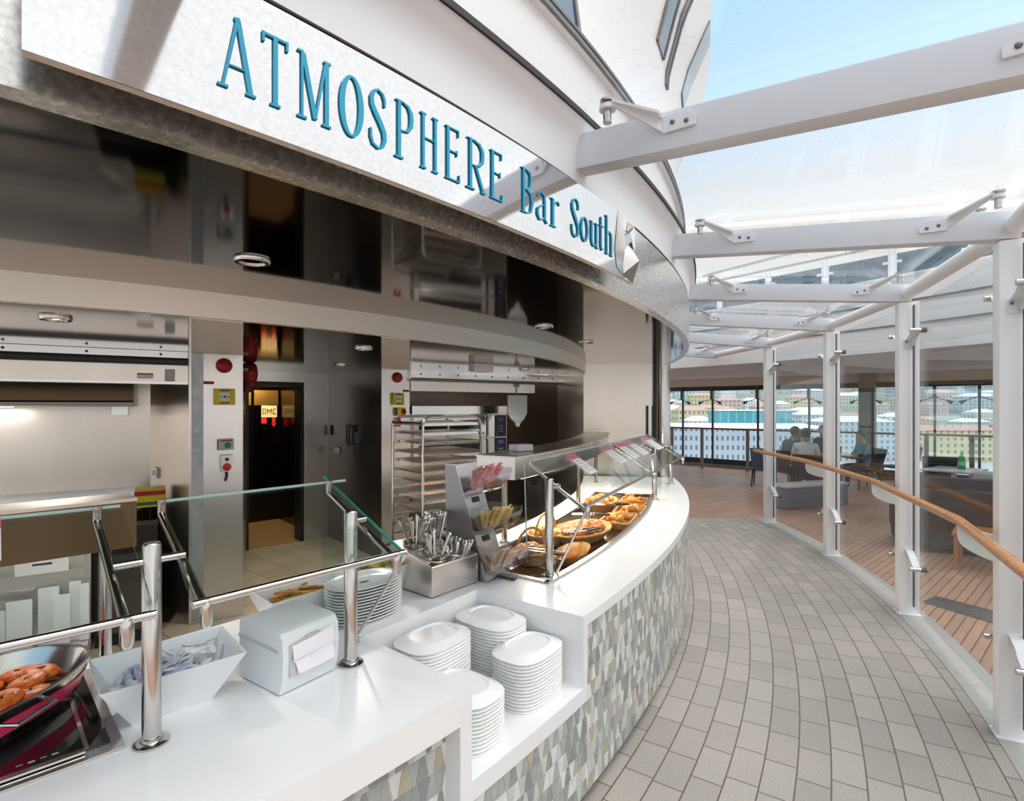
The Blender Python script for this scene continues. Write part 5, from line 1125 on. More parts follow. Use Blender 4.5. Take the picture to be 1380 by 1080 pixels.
for i, a in enumerate(PH):
    t = tanv(a); b = MB(); c0, c1 = pol(RIN, a, ZIN), pol(ROUT, a, ZOUT); w2, h2 = t*.05, UP*.078
    b.add([c0-w2-h2, c0+w2-h2, c0+w2+h2, c0-w2+h2, c1-w2-h2, c1+w2-h2, c1+w2+h2, c1-w2+h2], [(3, 2, 1, 0), (4, 5, 6, 7), (0, 1, 5, 4), (1, 2, 6, 5), (2, 3, 7, 6), (3, 0, 4, 7)])
    tag(b.build('canopy_beam', 'white_beam', bevel=.008), 'white roof beam of the glass canopy, %s' % ORD[i], 'beam', 'canopy beams')
    if i in (0, 6): continue
    o = empty('canopy_post', pol(PR, a), 'white square steel canopy post %s' % PORD[i], 'post', 'canopy posts')
    MB().box(pol(PR, a, (ZOUT-.078)/2), (.16, .105, ZOUT-.078), R(a)).build('shaft', 'white_post', o, bevel=.014)
    MB().box(pol(PR, a, .006), (.19, .13, .012), R(a)).build('base_plate', 'white_paint', o, bevel=.003)
for i in range(len(PH)-1):
    p, q = pol(PR, PH[i], ZOUT), pol(PR, PH[i+1], ZOUT); d_ = (q-p).normalized()*.04
    tag(MB().tube([p+d_, q-d_], .052, 20).build('edge_tube', 'white_post'), 'round white tube joining two canopy posts, %s bay' % ('hidden', 'first', 'second', 'third', 'fourth', 'fifth')[i], 'tube', 'canopy edge tubes')
def bayname(i): return ('above the pan end of the counter', 'between first and second roof beam', 'between second and third roof beam', 'between third and fourth roof beam', 'between fourth and fifth roof beam', 'past the fifth roof beam')[i]
for i in range(len(PH)-1):
    a, a2 = PH[i]+.28, PH[i+1]-.28
    tag(MB().slab([pol(10.5, a, 3.115), pol(12.36, a, 2.985), pol(12.36, a2, 2.985), pol(10.5, a2, 3.115)], .012).build('roof_glass_panel', 'roof_pane', smooth=0), 'clear roof glass panel of the canopy %s' % bayname(i), 'glass panel', 'canopy roof glass')
def clamp_proto(sx, sy):
    r = empty('glass_clamp', (0, 0, 0), '-', 'clamp', 'roof glass clamps')
    b = MB(); q = [(0, 0, -.035), (.13, 0, -.035), (.13, 0, -.005), (.09, 0, .03), (0, 0, .03)]
    b.plate([Vector((x*sx, .005*sy, z)) for x, y, z in q], .010); b.build('base_plate', 'white_paint', r)
    b = MB(); b.slab([Vector((x*sx, y*sy, z)) for x, y, z in ((-.005, .0, .03), (.0, .0, -.03), (-.17, .10, .085), (-.17, .10, .11))], .010); b.slab([Vector((x*sx, y*sy, z)) for x, y, z in ((.0, .0, .03), (.0, .06, .03), (-.17, .12, .105), (-.17, .07, .105))], .010); b.build('arm', 'white_paint', r)
    b = MB(); c = Vector((-.20*sx, .095*sy, 0)); b.lathe([(.034, .082), (.034, .100)], c, 16); b.build('arm_eye', 'white_paint', r)
    b = MB(); b.lathe([(.018, .03), (.018, .082)], c, 14); b.lathe([(.012, .100), (.012, .112), (.030, .114), (.032, .122), (.0, .126)], c, 16); b.build('bolt', 'steel_tube', r)
    b = MB()
    for x in (.04, .095): b.ball(Vector((x*sx, .012*sy, -.012+.01*(x < .05))), .010, 0, (1, .6, 1), 8, 6)
    b.build('screw_head', 'steel_dark', r); return r
protos = {}
for i, a in enumerate(PH):
    for end in (0, 1):
        for sy in (-1, 1):
            r = 10.86 if end == 0 else 12.0; k = (end, sy); fst = k not in protos
            if fst: protos[k] = clamp_proto(1 if end == 0 else -1, sy)
            p = pol(r, a, bz(r)+.02)+tanv(a)*.0555*sy
            inst(protos[k], fst, p, (0, 0, R(a)), 'steel glass clamp on the %s, %s end, %s face' % (ORB[i], ('inner', 'outer')[end], ('near', 'far')[sy > 0]))
# upright glass panels, their clamps
for i in range(1, 5):
    a, a2 = PH[i]+.42, PH[i+1]-.42; lb = ('beside the viewer', 'between first and second handrail post', 'between second and third handrail post', 'between third and last handrail post')[i-1]
    o = empty('windbreak_panel', pol(12.33, (a+a2)/2, .1), 'tall clear glass windbreak panel %s' % lb, 'glass panel', 'windbreak panels')
    q = [pol(12.33, a, .09), pol(12.33, a2, .09), pol(12.33, a2, 2.74), pol(12.33, a, 2.74)]; MB().slab(q, .014).build('sheet', 'screen_pane', o, smooth=0)
    b = MB()
    for e in (a-.02, a2+.02): b.tube([pol(12.33, e, .09), pol(12.33, e, 2.74)], .0085, 6)
    b.build('dark_edge', mat('glass_rim', (38, 58, 66), .3) if i == 1 else 'glass_rim', o)
def arm_proto(s, dz):
    r = empty('panel_clamp', (0, 0, 0), '-', 'clamp', 'windbreak panel clamps')   # x: along the glass away from the post, y: inward
    MB().box((.006*s, 0, 0), (.012, .075, .075)).build('base_plate', 'white_paint', r, bevel=.003)
    b = MB(); pts = [(0, .0, 0), (.05, .0, .01*dz), (.12, .0, .05*dz), (.185, .0, .10*dz)]; ws = (.032, .03, .022, .016)
    for k in range(3):
        (x0, y0, z0), (x1, y1, z1) = pts[k], pts[k+1]; b.slab([(x0*s, -.018, z0-ws[k]), (x1*s, -.018, z1-ws[k+1]), (x1*s, -.018, z1+ws[k+1]), (x0*s, -.018, z0+ws[k])], .012); b.slab([(x0*s, -.02, z0+ws[k]), (x1*s, -.02, z1+ws[k+1]), (x1*s, .03, z1+ws[k+1]), (x0*s, .035, z0+ws[k])], .008)
    b.build('arm', 'white_paint', r, smooth=25)
    b = MB()
    for z in (.018, -.018): b.tube([(.010*s, .018*(1 if z > 0 else -1), z), (.018*s, .018*(1 if z > 0 else -1), z)], .009, 8)
    b.build('screw_head', 'steel_dark', r)
    e = Vector((.19*s, 0, .10*dz)); MB().tube([e+Vector((0, .055, 0)), e+Vector((0, -.03, 0))], .017, 12).build('bolt', 'steel_tube', r)
    b = MB()
    for y in (-.028, -.052): b.tube([e+Vector((0, y, 0)), e+Vector((0, y-.012, 0))], .024, 14)
    b.build('rubber_disc', 'black_rubber', r); return r
ap = {}
for i in range(1, 6):
    for s in (-1, 1):
        if i == 5 and s > 0: continue
        for dz, z in ((1, 2.40), (-1, .56)):
            k = (s, dz); fst = k not in ap
            if fst: ap[k] = arm_proto(s, dz)
            p = pol(12.30, PH[i], z)+tanv(PH[i])*.0535*s
            inst(ap[k], fst, p, (0, 0, R(PH[i]+90)), '%s white clamp on the canopy post %s, %s face' % (('low', 'high')[dz > 0], PORD[i], ('walkway-entry', 'far')[s > 0]))
# handrail
hr = empty('handrail', pol(12.15, -20, 1.13), 'varnished wooden handrail on white brackets along the glass windbreak', 'handrail')
RH_, ZH = 12.15, 1.135; bends = [-43, -33.9, -24.95, -15.9, -7.0, .9]
b = MB(); b.tube([pol(RH_, q, ZH) for q in bends], .033, 18, flat=.72); b.build('wooden_rail', 'wood_rail', hr, smooth=50)
b = MB(); b.tube([pol(RH_, q, ZH-.024) for q in bends], .016, 8, flat=.5); b.build('steel_underlay', 'steel_bright', hr)
for a, q in zip(PH[1:6], bends[1:]):
    if a > 0: a, q = .1, -.5
    b = MB(); s0 = pol(PR-.05, a+.15, ZH-.03); e0 = pol(RH_, q, ZH-.03); dr_ = (e0-s0); n_ = 10
    poly = [s0, e0]+[s0+dr_*(1-(k/n_)**2.2)-UP*.15*(1-(1-k/n_)**2)**.5 for k in range(1, n_+1)]
    b.plate(poly, .012); b.build('curved_bracket', 'white_paint', hr, smooth=0)
tp = MB(); v = onz(1290, 824, .003); tp.slab([onz(1243, 811, .004), onz(1349, 842, .004), onz(1349, 826, .004), onz(1262, 804, .004)], .006)
tag(tp.build('tread_plate', 'tread_plate', smooth=0), 'dotted metal floor plate set in the teak beyond the glass', 'floor plate')
# ------------------------------------------------------------------ white superstructure above the canopy
UPF = [(10.30, 3.10), (10.38, 3.128), (10.38, 3.545), (10.41, 3.55), (10.41, 3.61), (10.36, 3.62), (10.31, 4.0), (10.34, 4.5), (10.45, 4.9), (10.66, 5.36), (9.5, 5.45)]
b = MB(); b.arcprof(UPF, -80, 12, 80); struct(b, 'wall_upper', 'deck_white', 'white flared superstructure above the glass canopy', 'wall')
b = MB(); b.arc(10.405, 10.425, -80, 12, 3.555, 3.575, 70); b.arc(10.405, 10.425, -80, 12, 3.59, 3.605, 70); struct(b, 'trim_31', 'mid_grey', 'grey double line around the white superstructure', 'trim')
def up_r(z):
    for (r0, z0), (r1, z1) in zip(UPF[5:], UPF[6:]):
        if z0 <= z <= z1: return r0+(r1-r0)*(z-z0)/(z1-z0)
    return 10.66
for i, (a0, a1, z0, z1) in enumerate(((-37.4, -34.65, 3.64, 5.3), (-26.6, -25.3, 4.5, 5.33), (-24.4, -24.0, 4.4, 5.33), (-46, -42, 3.64, 5.3))):
    b = MB(); zs = [z0+(z1-z0)*k/10 for k in range(11)]; b.arcprof([(up_r(z)+.012, z) for z in zs]+[(up_r(z)-.02, z) for z in zs[::-1]], a0, a1, 6, closed=True)
    struct(b, 'window_%d' % (i+1), 'hull_glass', 'dark tinted window of the white superstructure', 'window')
    b = MB()
    for e in (a0, a1): b.arcprof([(up_r(z)+.02, z) for z in zs]+[(up_r(z)-.02, z) for z in zs[::-1]], e-.08, e+.08, 1, closed=True)
    struct(b, 'trim_%d' % (32+i), 'mid_grey', 'slim grey frame of the superstructure window', 'trim')
b = MB(); zs = [4.4+.1*k for k in range(10) if k > 2]; b.arcprof([(up_r(z)+.014, z) for z in zs]+[(up_r(z)-.02, z) for z in zs[::-1]], -20.5, -18.6, 4, closed=True); struct(b, 'window_5', 'screen_glass', 'speckled grey window band at the edge of the superstructure', 'window')
# ------------------------------------------------------------------ lounge: roof edge, window wall, upper deck
E_ = [(.5, 15.6), (2.2, 13.1), (3.5, 11.3), (4.63, 9.8), (5.3, 8.5), (5.82, 7.5), (6.15, 6.7), (6.6, 4.5), (6.8, 1), (6.8, -4)]
WE = Vector((.743, -.67, 0)); W0_ = Vector((5.455, 17.08, 0)); WN = Vector((-.67, -.743, 0))
def wp(s, z=0., off=0.): return W0_+WE*s+WN*off+UP*z
b = MB(); far = [tuple(wp(s))[:2] for s in (22, -8)]; b.prism([(x, y) for x, y in E_]+[(22, -4)]+far, 2.69, 2.75); struct(b, 'ceiling_lounge', 'ceiling_grey', 'pale grey lounge ceiling beyond the glass', 'ceiling')
b = MB()
for (x0, y0), (x1, y1) in zip(E_, E_[1:]): b.slab([(x0, y0, 2.66), (x1, y1, 2.66), (x1, y1, 3.75), (x0, y0, 3.75)], .06)
struct(b, 'wall_fascia', 'deck_white', 'white deck edge above the lounge opening', 'wall')
b = MB()
for (x0, y0), (x1, y1) in zip(E_, E_[1:]):
    for z in (3.02, 3.36): b.slab([(x0-.04, y0-.03, z), (x1-.04, y1-.03, z), (x1-.04, y1-.03, z+.025), (x0-.04, y0-.03, z+.025)], .02)
struct(b, 'trim_40', 'mid_grey', 'grey joint lines on the white deck edge', 'trim')
b = MB(); b.prism([(x+.0, y) for x, y in E_]+[(22, -4)]+far, 3.74, 3.78); struct(b, 'floor_upper', 'deck_white', 'white upper deck', 'floor')
b = MB(); b.slab([wp(-8, 2.43), wp(22, 2.43), wp(22, 2.72), wp(-8, 2.72)], .10); struct(b, 'wall_lintel', 'lintel_beige', 'beige lintel over the lounge windows', 'wall')
b = MB(); b.slab([wp(-8, 2.33, .06), wp(22, 2.33, .06), wp(22, 2.46, .06), wp(-8, 2.46, .06)], .05); struct(b, 'trim_41', 'black_plastic', 'black rolled blind line under the lintel', 'trim')
b = MB(); b.slab([wp(-8, .0), wp(22, .0), wp(22, .09), wp(-8, .09)], .14); struct(b, 'baseboard_window', 'mid_grey', 'grey base under the lounge windows', 'baseboard')
b = MB(); b.slab([wp(-8, .09), wp(22, .09), wp(22, .25), wp(-8, .25)], .06); struct(b, 'trim_42', 'black_plastic', 'black sill under the lounge windows', 'trim')
def ws(px):
    k = (px-690)/F; return (k*W0_.y-W0_.x)/(WE.x-k*WE.y)
MUL = [-8, -5.0, ws(921), ws(961), ws(1022), ws(1091), ws(1169), ws(1260), ws(1320), 10.5, 13, 15.5, 18, 22]
for i, (s0, s1) in enumerate(zip(MUL, MUL[1:])):
    b = MB(); b.slab([wp(s0+.02, .25), wp(s1-.02, .25), wp(s1-.02, 2.42), wp(s0+.02, 2.42)], .012); struct(b, 'window_%d' % (6+i), 'window_pane', 'tall tinted lounge window pane', 'window', smooth=0)
    b = MB(); c = wp(s1, 1.25, .03); b.box(c, (.05, .06, 2.4), atan2(WE.y, WE.x)); struct(b, 'trim_%d' % (43+i), 'dark_grey', 'slim dark window mullion', 'trim')
# spotlights in pairs on the mullions
lp = empty('spot_lamp', (0, 0, 0), '-', 'lamp', 'twin spot lamps on the window mullions')
MB().box((0, .06, 2.24), (.06, .08, .36)).build('stem', 'dark_grey', lp)
for s in (-1, 1):
    b = MB(); b.tube([(0, .06, 2.08), (s*.26, .20, 1.98)], .010, 8); b.build('arm', 'dark_grey', lp); b = MB(); b.tube([(s*.23, .19, 1.995), (s*.33, .23, 1.94)], .05, 12, rs=[.02, .045]); b.build('lamp_head', 'black_plastic', lp)
for i, m_ in enumerate(MUL[2:9]):
    inst(lp, i == 0, wp(m_, 0, .05), (0, 0, atan2(-WE.y, -WE.x)), 'black twin spot lamp on the window mullion, %s from the steel column' % ('first', 'second', 'third', 'fourth', 'fifth, behind the pillar', 'sixth', 'seventh')[i])
rl = empty('window_rail', wp(4, 0, .55), 'thin wooden rail on steel stanchions before the lounge windows', 'railing')
MB().tube([wp(-8, 1.19, .55), wp(22, 1.19, .55)], .028, 10).build('top_rail', mat('rail_brown', (128, 72, 54), .4), rl)
for m_ in MUL[2:11]:
    b = MB(); b.box(wp(m_-.12, .59, .55), (.09, .03, 1.18), atan2(WE.y, WE.x)); b.build('stanchion', 'mid_grey', rl)
p = at(1169, 600, 13.6); b = MB(); b.box((p.x, p.y, 1.35), (.34, .34, 2.7), R(-42)); struct(b, 'wall_pillar', mat('pillar_brown', (128, 118, 112), .5), 'grey-brown square pillar in the lounge', 'wall')
# upper deck glass screen
UD = Vector((2.0, -2.5, 0)).normalized(); U0 = Vector((5.9, 13.0, 0))
for i in range(13):
    s = -3.4+i*1.25; p, q = U0+UD*(s+.05), U0+UD*(s+1.20); o = empty('deck_screen', (p+q)/2+UP*3.8, 'grey-blue glass screen on the upper deck, panel %s counted from the servery' % 'one two three four five six seven eight nine ten eleven twelve thirteen'.split()[i], 'glass screen', 'upper deck glass screens')
    MB().slab([p+UP*3.9, q+UP*3.9, q+UP*4.92, p+UP*4.92], .02).build('sheet', 'screen_glass', o, smooth=0); b = MB()
    for e in (p, q): b.box((e.x, e.y, 4.40), (.05, .06, 1.3), atan2(UD.y, UD.x))
    b.build('upright', 'white_paint', o); b = MB()
    for e in (p+UD*.07, q-UD*.07):
        for z in (4.15, 4.75): b.box((e.x-.03, e.y-.03, z), (.09, .05, .05), atan2(UD.y, UD.x))
    b.build('clip', 'white_plastic', o)
b = MB(); b.slab([U0+UD*-4+UP*3.76, U0+UD*14+UP*3.76, U0+UD*14+UP*3.9, U0+UD*-4+UP*3.9], .2); struct(b, 'trim_60', 'deck_white', 'white kerb under the upper deck screens', 'trim')
for i, (pa, pb) in enumerate((((948, 372), (1080, 338)), ((940, 384), (1170, 336)))):
    tag(MB().tube([at(*pa, 15), at(*pb, 12.2)], .035, 8).build('awning_rail', 'light_grey'), 'grey sloping rail above the upper deck screens, %s one' % ('upper', 'lower')[i], 'rail')
# ------------------------------------------------------------------ lounge furniture and guests
def chair(loc, rz, label, wood=True, mesh_m='chair_mesh'):
    o = empty('armchair', (0, 0, 0), label, 'chair', 'lounge chairs')           # faces -y
    b = MB(); b.box((0, 0, .43), (.50, .50, .07)); b.build('seat', mesh_m, o, bevel=.02)
    b = MB(); b.slab([(-.25, .24, .46), (.25, .24, .46), (.27, .36, .90), (-.27, .36, .90)], .04); b.build('backrest', mesh_m, o, bevel=.012)
    for sx in (-1, 1):
        for sy in (-1, 1): MB().tube([(sx*.22, sy*.22, .40), (sx*.25, sy*.26, 0)], .016, 8, rs=[.02, .013]).build('leg', 'black_plastic', o)
        if wood: MB().tube([(sx*.27, -.22, .64), (sx*.28, .28, .66)], .02, 8, flat=.6).build('armrest', 'table_wood', o); MB().tube([(sx*.27, -.20, .40), (sx*.27, -.21, .63)], .013, 8).build('arm_post', 'black_plastic', o)
    o.location = Vector(loc); o.rotation_euler = (0, 0, rz); return o
def gp_(px, Y): return Vector(((px-690)/F*Y, Y, 0))
ta = empty('lounge_table', gp_(1094, 12.0), 'dark lounge table where the three guests sit', 'table'); p = gp_(1094, 12.0); MB().box((p.x, p.y, .735), (1.3, .8, .03), .5).build('table_top', 'table_wood', ta, bevel=.005)
for sx in (-1, 1): MB().lathe([(.22, 0), (.22, .015), (.03, .02), (.03, .72)], Vector((p.x, p.y, 0))+Vector((cos(.5), sin(.5), 0))*.4*sx, 14).build('leg', 'black_plastic', ta)
tb = empty('lounge_table', gp_(1285, 9.4), 'pale lounge table carrying the green bottle', 'table'); p = gp_(1285, 9.4); MB().box((p.x, p.y, .735), (1.0, .7, .025), .6).build('table_top', 'table_top', tb, bevel=.004); MB().lathe([(.26, 0), (.26, .015), (.035, .02), (.035, .72)], p, 16).build('leg', 'steel_bright', tb)
tc_ = empty('lounge_table', gp_(1126, 12.4), 'pale round table in front of the boy', 'table'); p = gp_(1126, 12.4); MB().lathe([(0, .72), (.45, .72), (.45, .75), (0, .75)], p, 24).build('table_top', 'table_top', tc_); MB().lathe([(.24, 0), (.24, .015), (.035, .02), (.035, .72)], p, 16).build('leg', 'steel_bright', tc_)
c = Vector((gp_(1296, 9.4).x, 9.4, .75)); bo = empty('bottle', c, 'green glass bottle on the pale lounge table', 'bottle'); MB().lathe([(0, 0), (.05, 0), (.055, .02), (.055, .17), (.045, .21), (.02, .25), (.018, .30), (0, .30)], c, 16).build('glass_body', 'green_bottle', bo, smooth=60); MB().lathe([(.02, .30), (.02, .325), (0, .327)], c, 12).build('cap', 'white_card', bo); MB().lathe([(.0562, .06), (.0562, .14)], c, 16).build('label_band', mat('pale_green', (150, 220, 170), .5), bo)
chair(gp_(1086, 10.8), R(155), 'black armchair with wooden arms under the white-shirted guest'); chair(gp_(1064, 11.75), R(112), 'black armchair under the dark-haired guest beside the post'); chair(gp_(1111, 12.6), R(-47), 'black armchair under the guest half hidden by the post', True)
chair(gp_(1163, 12.1), R(-90), 'dark mesh chair under the boy in blue', False); chair(gp_(1212, 12.6), R(-80), 'dark mesh chair turned to the pillar', False); chair(gp_(1030, 12.4), R(150), 'empty blue-backed chair behind the last handrail post', False, 'cloth_blue')
chair(gp_(1262, 10.4), R(150), 'dark chair tucked behind the green bottle table', False); chair(gp_(1325, 9.9), R(200), 'dark chair beyond the pale bottle table', False)
pb_ = empty('planter_bench', gp_(1090, 10.0), 'low blue-grey bench box in front of the seated guests', 'bench'); p = gp_(1090, 10.0); MB().box((p.x, p.y, .19), (1.5, .4, .38), .35).build('bench_body', 'planter_blue', pb_, bevel=.01); MB().box((p.x, p.y, .40), (1.54, .44, .04), .35).build('bench_top', 'light_grey', pb_, bevel=.008)
def sofa(px, Y, rz, label):
    p = gp_(px, Y); o = empty('sofa', (0, 0, 0), label, 'sofa', 'dark sofas'); MB().box((0, 0, .22), (1.5, .75, .34)).build('base', 'sofa_dark', o, bevel=.03); MB().box((0, -.03, .42), (1.3, .62, .12)).build('seat_cushion', 'sofa_dark', o, bevel=.04); MB().box((0, .32, .55), (1.5, .16, .5)).build('backrest', 'sofa_dark', o, bevel=.05)
    for s in (-1, 1): MB().box((s*.70, 0, .40), (.14, .75, .42)).build('armrest', 'sofa_dark', o, bevel=.04)
    o.location = p; o.rotation_euler = (0, 0, rz)
sofa(1300, 6.9, R(150), 'dark brown sofa beyond the glass near the second handrail post'); sofa(1290, 8.1, R(140), 'dark brown sofa behind the first brown sofa')
wt_ = empty('side_table', gp_(1316, 6.15), 'low wooden side table beside the brown sofa', 'table'); p = gp_(1316, 6.15); MB().box((p.x, p.y, .40), (.6, .4, .04), .8).build('table_top', 'table_wood', wt_, bevel=.006)
for sx in (-1, 1):
    for sy in (-1, 1): MB().box(p+Matrix.Rotation(.8, 3, 'Z') @ Vector((sx*.26, sy*.16, .19)), (.04, .04, .38), .8).build('leg', 'table_wood', wt_)
sc2 = empty('service_cabinet', gp_(1338, 8.4), 'grey cabinet with a dark screen panel by the first handrail post', 'cabinet'); p = gp_(1338, 8.4); MB().box((p.x, p.y, .40), (.55, .45, .80), .8).build('body', 'light_grey', sc2, bevel=.01); MB().box(p+Vector((-.15, -.19, .52)), (.40, .03, .42), .8-1.57+1.57-.95).build('dark_panel', 'black_plastic', sc2)
def person(loc, rz, shirt, trousers, skin, hair_m, label, scale=1., lean=.06, armr=((-.24, -.14, .74), (-.12, -.42, .76)), arml=((.24, -.14, .74), (.12, -.42, .76)), hair_long=False):
    """seated figure facing -y, one continuous body skinned over a joint chain"""
    J = [((0, .05, .52), .145), ((0, .05+lean*.2, .70), .135), ((0, .05-lean*.2, .90), .15), ((0, .05-lean, 1.06), .115), ((0, .04-lean*1.2, 1.14), .055), ((0, .02-lean*1.3, 1.20), .075), ((0, .01-lean*1.4, 1.28), .098), ((0, .02-lean*1.4, 1.36), .075)]
    e = [(i, i+1) for i in range(7)]
    def add(parent, pts):
        k = parent
        for p, r in pts: J.append((p, r)); e.append((k, len(J)-1)); k = len(J)-1
    for s, (el_, ha) in ((-1, armr), (1, arml)):
        add(3, [((s*.17, .05-lean, 1.05), .068), ((s*.21, .03-lean, .93), .052), (el_, .042), (tuple(Vector(el_)*.45+Vector(ha)*.55), .036), (ha, .032), (tuple(Vector(ha)+Vector((-s*.03, -.07, .0))), .022)])
        add(0, [((s*.10, -.02, .52), .095), ((s*.13, -.24, .53), .08), ((s*.14, -.44, .52), .062), ((s*.14, -.46, .28), .05), ((s*.14, -.44, .09), .038), ((s*.14, -.56, .05), .032)])
    add(6, [((0, -.10-lean*1.4, 1.265), .016)])
    me = bpy.data.meshes.new('person'); me.from_pydata([p for p, r in J], e, []); ob = bpy.data.objects.new('person', me); COL.objects.link(ob)
    md = ob.modifiers.new('skin', 'SKIN'); md.use_smooth_shade = True
    for i, (p, r) in enumerate(J): me.skin_vertices[0].data[i].radius = (r, r)
    me.skin_vertices[0].data[0].use_root = True
    ob.modifiers.new('sub', 'SUBSURF').levels = 2; ob.modifiers['sub'].render_levels = 2
    dg = bpy.context.evaluated_depsgraph_get(); nm = bpy.data.meshes.new_from_object(ob.evaluated_get(dg)); ob.modifiers.clear(); ob.data = nm; bpy.data.meshes.remove(me)
    nm.materials.clear()
    for m_ in (shirt, trousers, skin, 'black_plastic'): nm.materials.append(M[m_])
    for f in nm.polygons:
        c = f.center; f.use_smooth = True
        hand = any((Vector(h)-c).length < .17 for _, h in (armr, arml))
        f.material_index = 2 if (c.z > 1.115 and abs(c.x) < .13) or hand else 3 if c.z < .085 else 1 if c.z < .60 and not (c.y > -.02 and c.z > .57) else 0
    ob.location = Vector(loc); ob.rotation_euler = (0, 0, rz); ob.scale = (scale,)*3; tag(ob, label, 'person')
    hc = Vector((0, .012-lean*1.4, 1.305)); b = MB(); b.ball(hc+Vector((0, .020, .004)), .106, 0, (.92, 1., 1.02), 18, 12)
    b.v = [(x, y if z > hc.z-.005 or y > hc.y+.01 else y+(.075 if y < hc.y else .03), max(z, hc.z-(.11 if hair_long else .075))) for x, y, z in b.v]
    h = b.build('hair', hair_m, None, local=True, smooth=60); h.parent = ob
    b = MB()
    for s in (-1, 1): b.ball((s*.036, -.078-lean*1.4, 1.285), .010, 0, (1, .6, .7), 8, 6)
    h = b.build('eyes', 'black_plastic', None, local=True); h.parent = ob
    return ob
for i, (x, y) in enumerate(((5.6, 11.6), (8.4, 11.4), (8.2, 8.6), (10.6, 8.8), (7.6, 5.6), (10.0, 5.8))):  # lamps added to brighten the lounge floor and ceiling
    o = empty('added_fill_lamp', (x, y, 2.66), 'added round ceiling lamp brightening the lounge, %s' % ('by the window bend', 'over the boy', 'over the green bottle table', 'by the window row', 'over the brown sofas', 'deep in the lounge')[i], 'lamp', 'added lounge fill lamps'); MB().lathe([(.14, 2.69), (.14, 2.665), (.12, 2.65)], (x, y, 0), 20).build('housing', 'white_paint', o)
    MB().lathe([(0, 2.648), (.115, 2.648)], (x, y, 0), 20).build('diffuser', 'lamp_lit', o); ld = bpy.data.lights.new('added_lounge_glow', 'SPOT'); ld.spot_size = R(150); ld.spot_blend = .6; ld.energy = 30; ld.shadow_soft_size = .1; lo = bpy.data.objects.new('added_lounge_glow', ld); COL.objects.link(lo); lo.location = (x, y, 2.62)
person(gp_(1064, 11.75), R(112), 'cloth_navy', 'cloth_navy', 'skin_dark', 'hair', 'seated person in dark clothes leaning over the lounge table beside the post', 1., .14)
person(gp_(1086, 10.8), R(155), 'cloth_white', 'cloth_navy', 'skin', 'hair', 'seated person in a white shirt with curly dark hair, back turned', 1., .08, hair_long=True)
person(gp_(1111, 12.6), R(-47), 'cloth_navy', 'cloth_navy', 'skin', 'hair', 'seated person half hidden by the third handrail post', 1., .1)
person(gp_(1163, 12.1), R(-90), 'cloth_blue', 'cloth_navy', 'skin', 'hair', 'seated boy in a blue shirt looking toward the other guests', .93, .05)
# ------------------------------------------------------------------ harbour and city
b = MB(); b.prism([(-200, 30), (1500, 30), (1500, 300), (-200, 300)], -31, -30); struct(b, 'water', 'water', 'harbour water', 'water')
b = MB(); b.prism([(-200, 236), (1500, 236), (1500, 420), (-200, 420)], -31, -28.5); struct(b, 'ground_quay', 'quay', 'pale harbour quay', 'ground')
def hillz(x, y): return -28+max(0, y-330)*.155+6*sin(x*.011+1)+4*sin(y*.021+x*.006)
b = MB(); nx, ny = 44, 26; vs_ = []; fs_ = []
for j in range(ny+1):
    for i in range(nx+1):
        x, y = -150+1750*i/nx, 320+900*j/ny; vs_.append((x, y, hillz(x, y)))
for j in range(ny):
    for i in range(nx): fs_.append((j*(nx+1)+i, j*(nx+1)+i+1, (j+1)*(nx+1)+i+1, (j+1)*(nx+1)+i))
b.add(vs_, fs_); struct(b, 'terrain_hill', 'hill', 'hazy green hillside across the harbour', 'hill')
def bld(name, w_, d_, h, m_, rf, label, group, pitch=3.):
    o = empty(name, (0, 0, 0), label, 'building', group); MB().box((0, 0, h/2), (w_, d_, h)).build('facade', m_, o, smooth=0)
    b = MB(); b.add([(-w_/2-.4, -d_/2-.4, h), (w_/2+.4, -d_/2-.4, h), (w_/2+.4, d_/2+.4, h), (-w_/2-.4, d_/2+.4, h), (-w_/2+d_/2, 0, h+pitch), (w_/2-d_/2, 0, h+pitch)], [(3, 2, 1, 0), (0, 1, 5, 4), (1, 2, 5), (2, 3, 4, 5), (3, 0, 4)]); b.build('roof', rf, o, smooth=0); return o
TG = 'houses on the hillside across the harbour'
bp_ = [bld('hill_house', 24, 12, 15, 'house_cream', 'roof_pale', 'cream house with a pale roof on the far hillside', TG), bld('hill_house', 20, 12, 12, 'house_white', 'roof_pale', 'white house with a pale roof on the far hillside', TG), bld('hill_house', 22, 12, 16, 'house_rose', 'roof_red', 'rose house with a reddish roof on the far hillside', TG),
       bld('hill_house', 30, 13, 19, 'house_grey', 'roof_pale', 'grey-blue apartment house on the far hillside', TG), bld('hill_house', 26, 12, 14, 'house_ochre', 'roof_red', 'ochre house with a reddish roof on the far hillside', TG)]
fst = set(); n = 0
rows = []
for j in range(15):
    y = 352+j*36; k = .10
    while k < 1.12:
        rows.append((k*y, y)); k += (38+rnd.random()*14)/y
rnd.shuffle(rows)
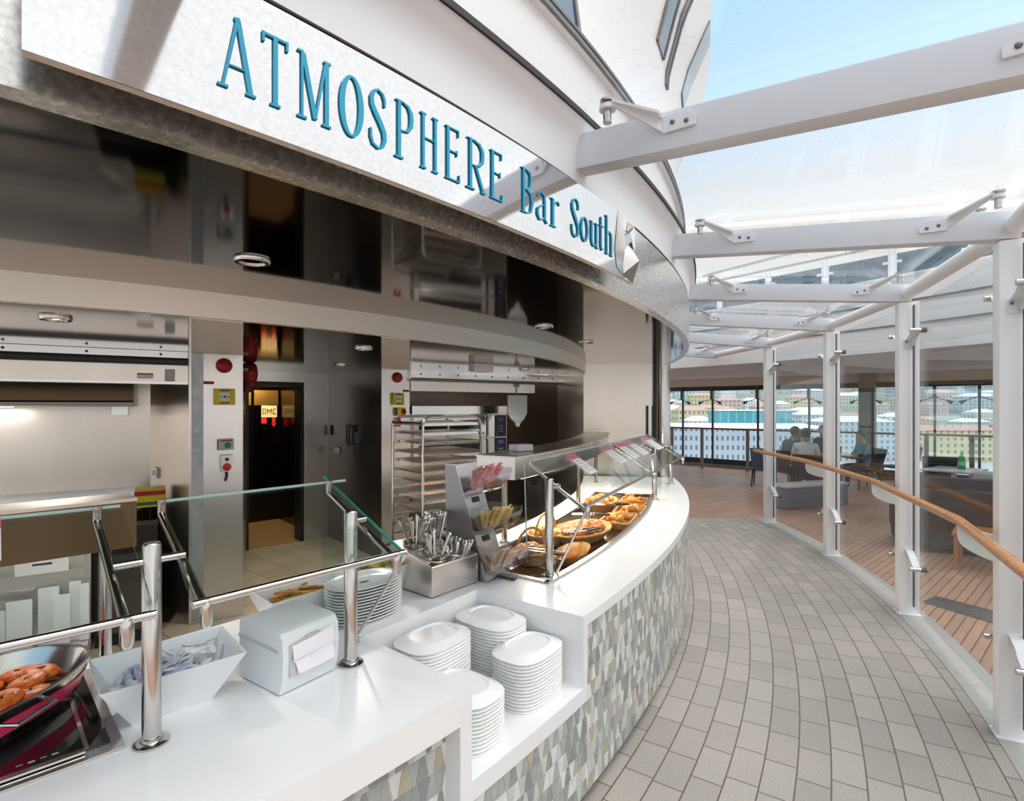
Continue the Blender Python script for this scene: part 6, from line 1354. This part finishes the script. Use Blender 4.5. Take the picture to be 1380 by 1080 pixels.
for x, y in rows[:285]:
    i = rnd.choices(range(5), (3, 3, 1.6, 3, 1.8))[0]; o = inst(bp_[i], i not in fst, (x, y+rnd.uniform(-6, 6), hillz(x, y)-4), (0, 0, rnd.uniform(-.2, .2))); fst.add(i)
    s = rnd.uniform(.8, 1.1); o.scale = (s, 1, rnd.uniform(.8, 1.25))
t = bld('terminal_building', 118, 22, 20, 'terminal_front', 'roof_pale', 'long grey terminal building with rows of windows on the quay', None, 2.2); t.location = (92, 262, -28.5); t.rotation_euler = (0, 0, -.06)
t = bld('glass_hall', 40, 16, 8.5, 'glass_front', 'roof_pale', 'turquoise glass-fronted hall behind the grey terminal', None, .5); t.location = (133, 300, -9); t.rotation_euler = (0, 0, -.05)
t = bld('harbour_house', 60, 16, 17, 'house_ochre', 'roof_red', 'long ochre harbour house with a reddish roof beyond the quay', None, 3); t.location = (240, 300, -28.5)
t = bld('harbour_house', 54, 16, 20, 'house_rose', 'roof_red', 'rose harbour house behind the bottle table view', None, 3); t.location = (305, 305, -28.5); t.rotation_euler = (0, 0, .08)
t = bld('harbour_house', 40, 16, 22, 'house_grey', 'roof_pale', 'tall grey harbour house between terminal and ochre house', None, 3); t.location = (188, 298, -28.5)
bt = empty('boat', (0, 0, 0), 'small white motorboat moored in the harbour', 'boat', 'moored boats')
b = MB(); b.add([(-6, -1.6, 1.4), (4, -1.6, 1.4), (7, 0, 1.8), (4, 1.6, 1.4), (-6, 1.6, 1.4), (-5.4, -1.1, -.2), (4, -1, -.2), (5.6, 0, -.2), (4, 1, -.2), (-5.4, 1.1, -.2)], [(0, 1, 2, 3, 4), (9, 8, 7, 6, 5), (0, 5, 6, 1), (1, 6, 7, 2), (2, 7, 8, 3), (3, 8, 9, 4), (4, 9, 5, 0)]); b.build('hull', 'boat_white', bt)
MB().box((-1, 0, 2.1), (5, 2.2, 1.5)).build('cabin', 'boat_white', bt, bevel=.2); MB().tube([(-1, 0, 2.8), (-1, 0, 9)], .12, 6).build('mast', 'light_grey', bt)
for i in range(18):
    y = 203+13*(i % 3); x = y*(.34+.6*i/18); inst(bt, i == 0, (x, y, -30), (0, 0, rnd.uniform(1.4, 1.75)))
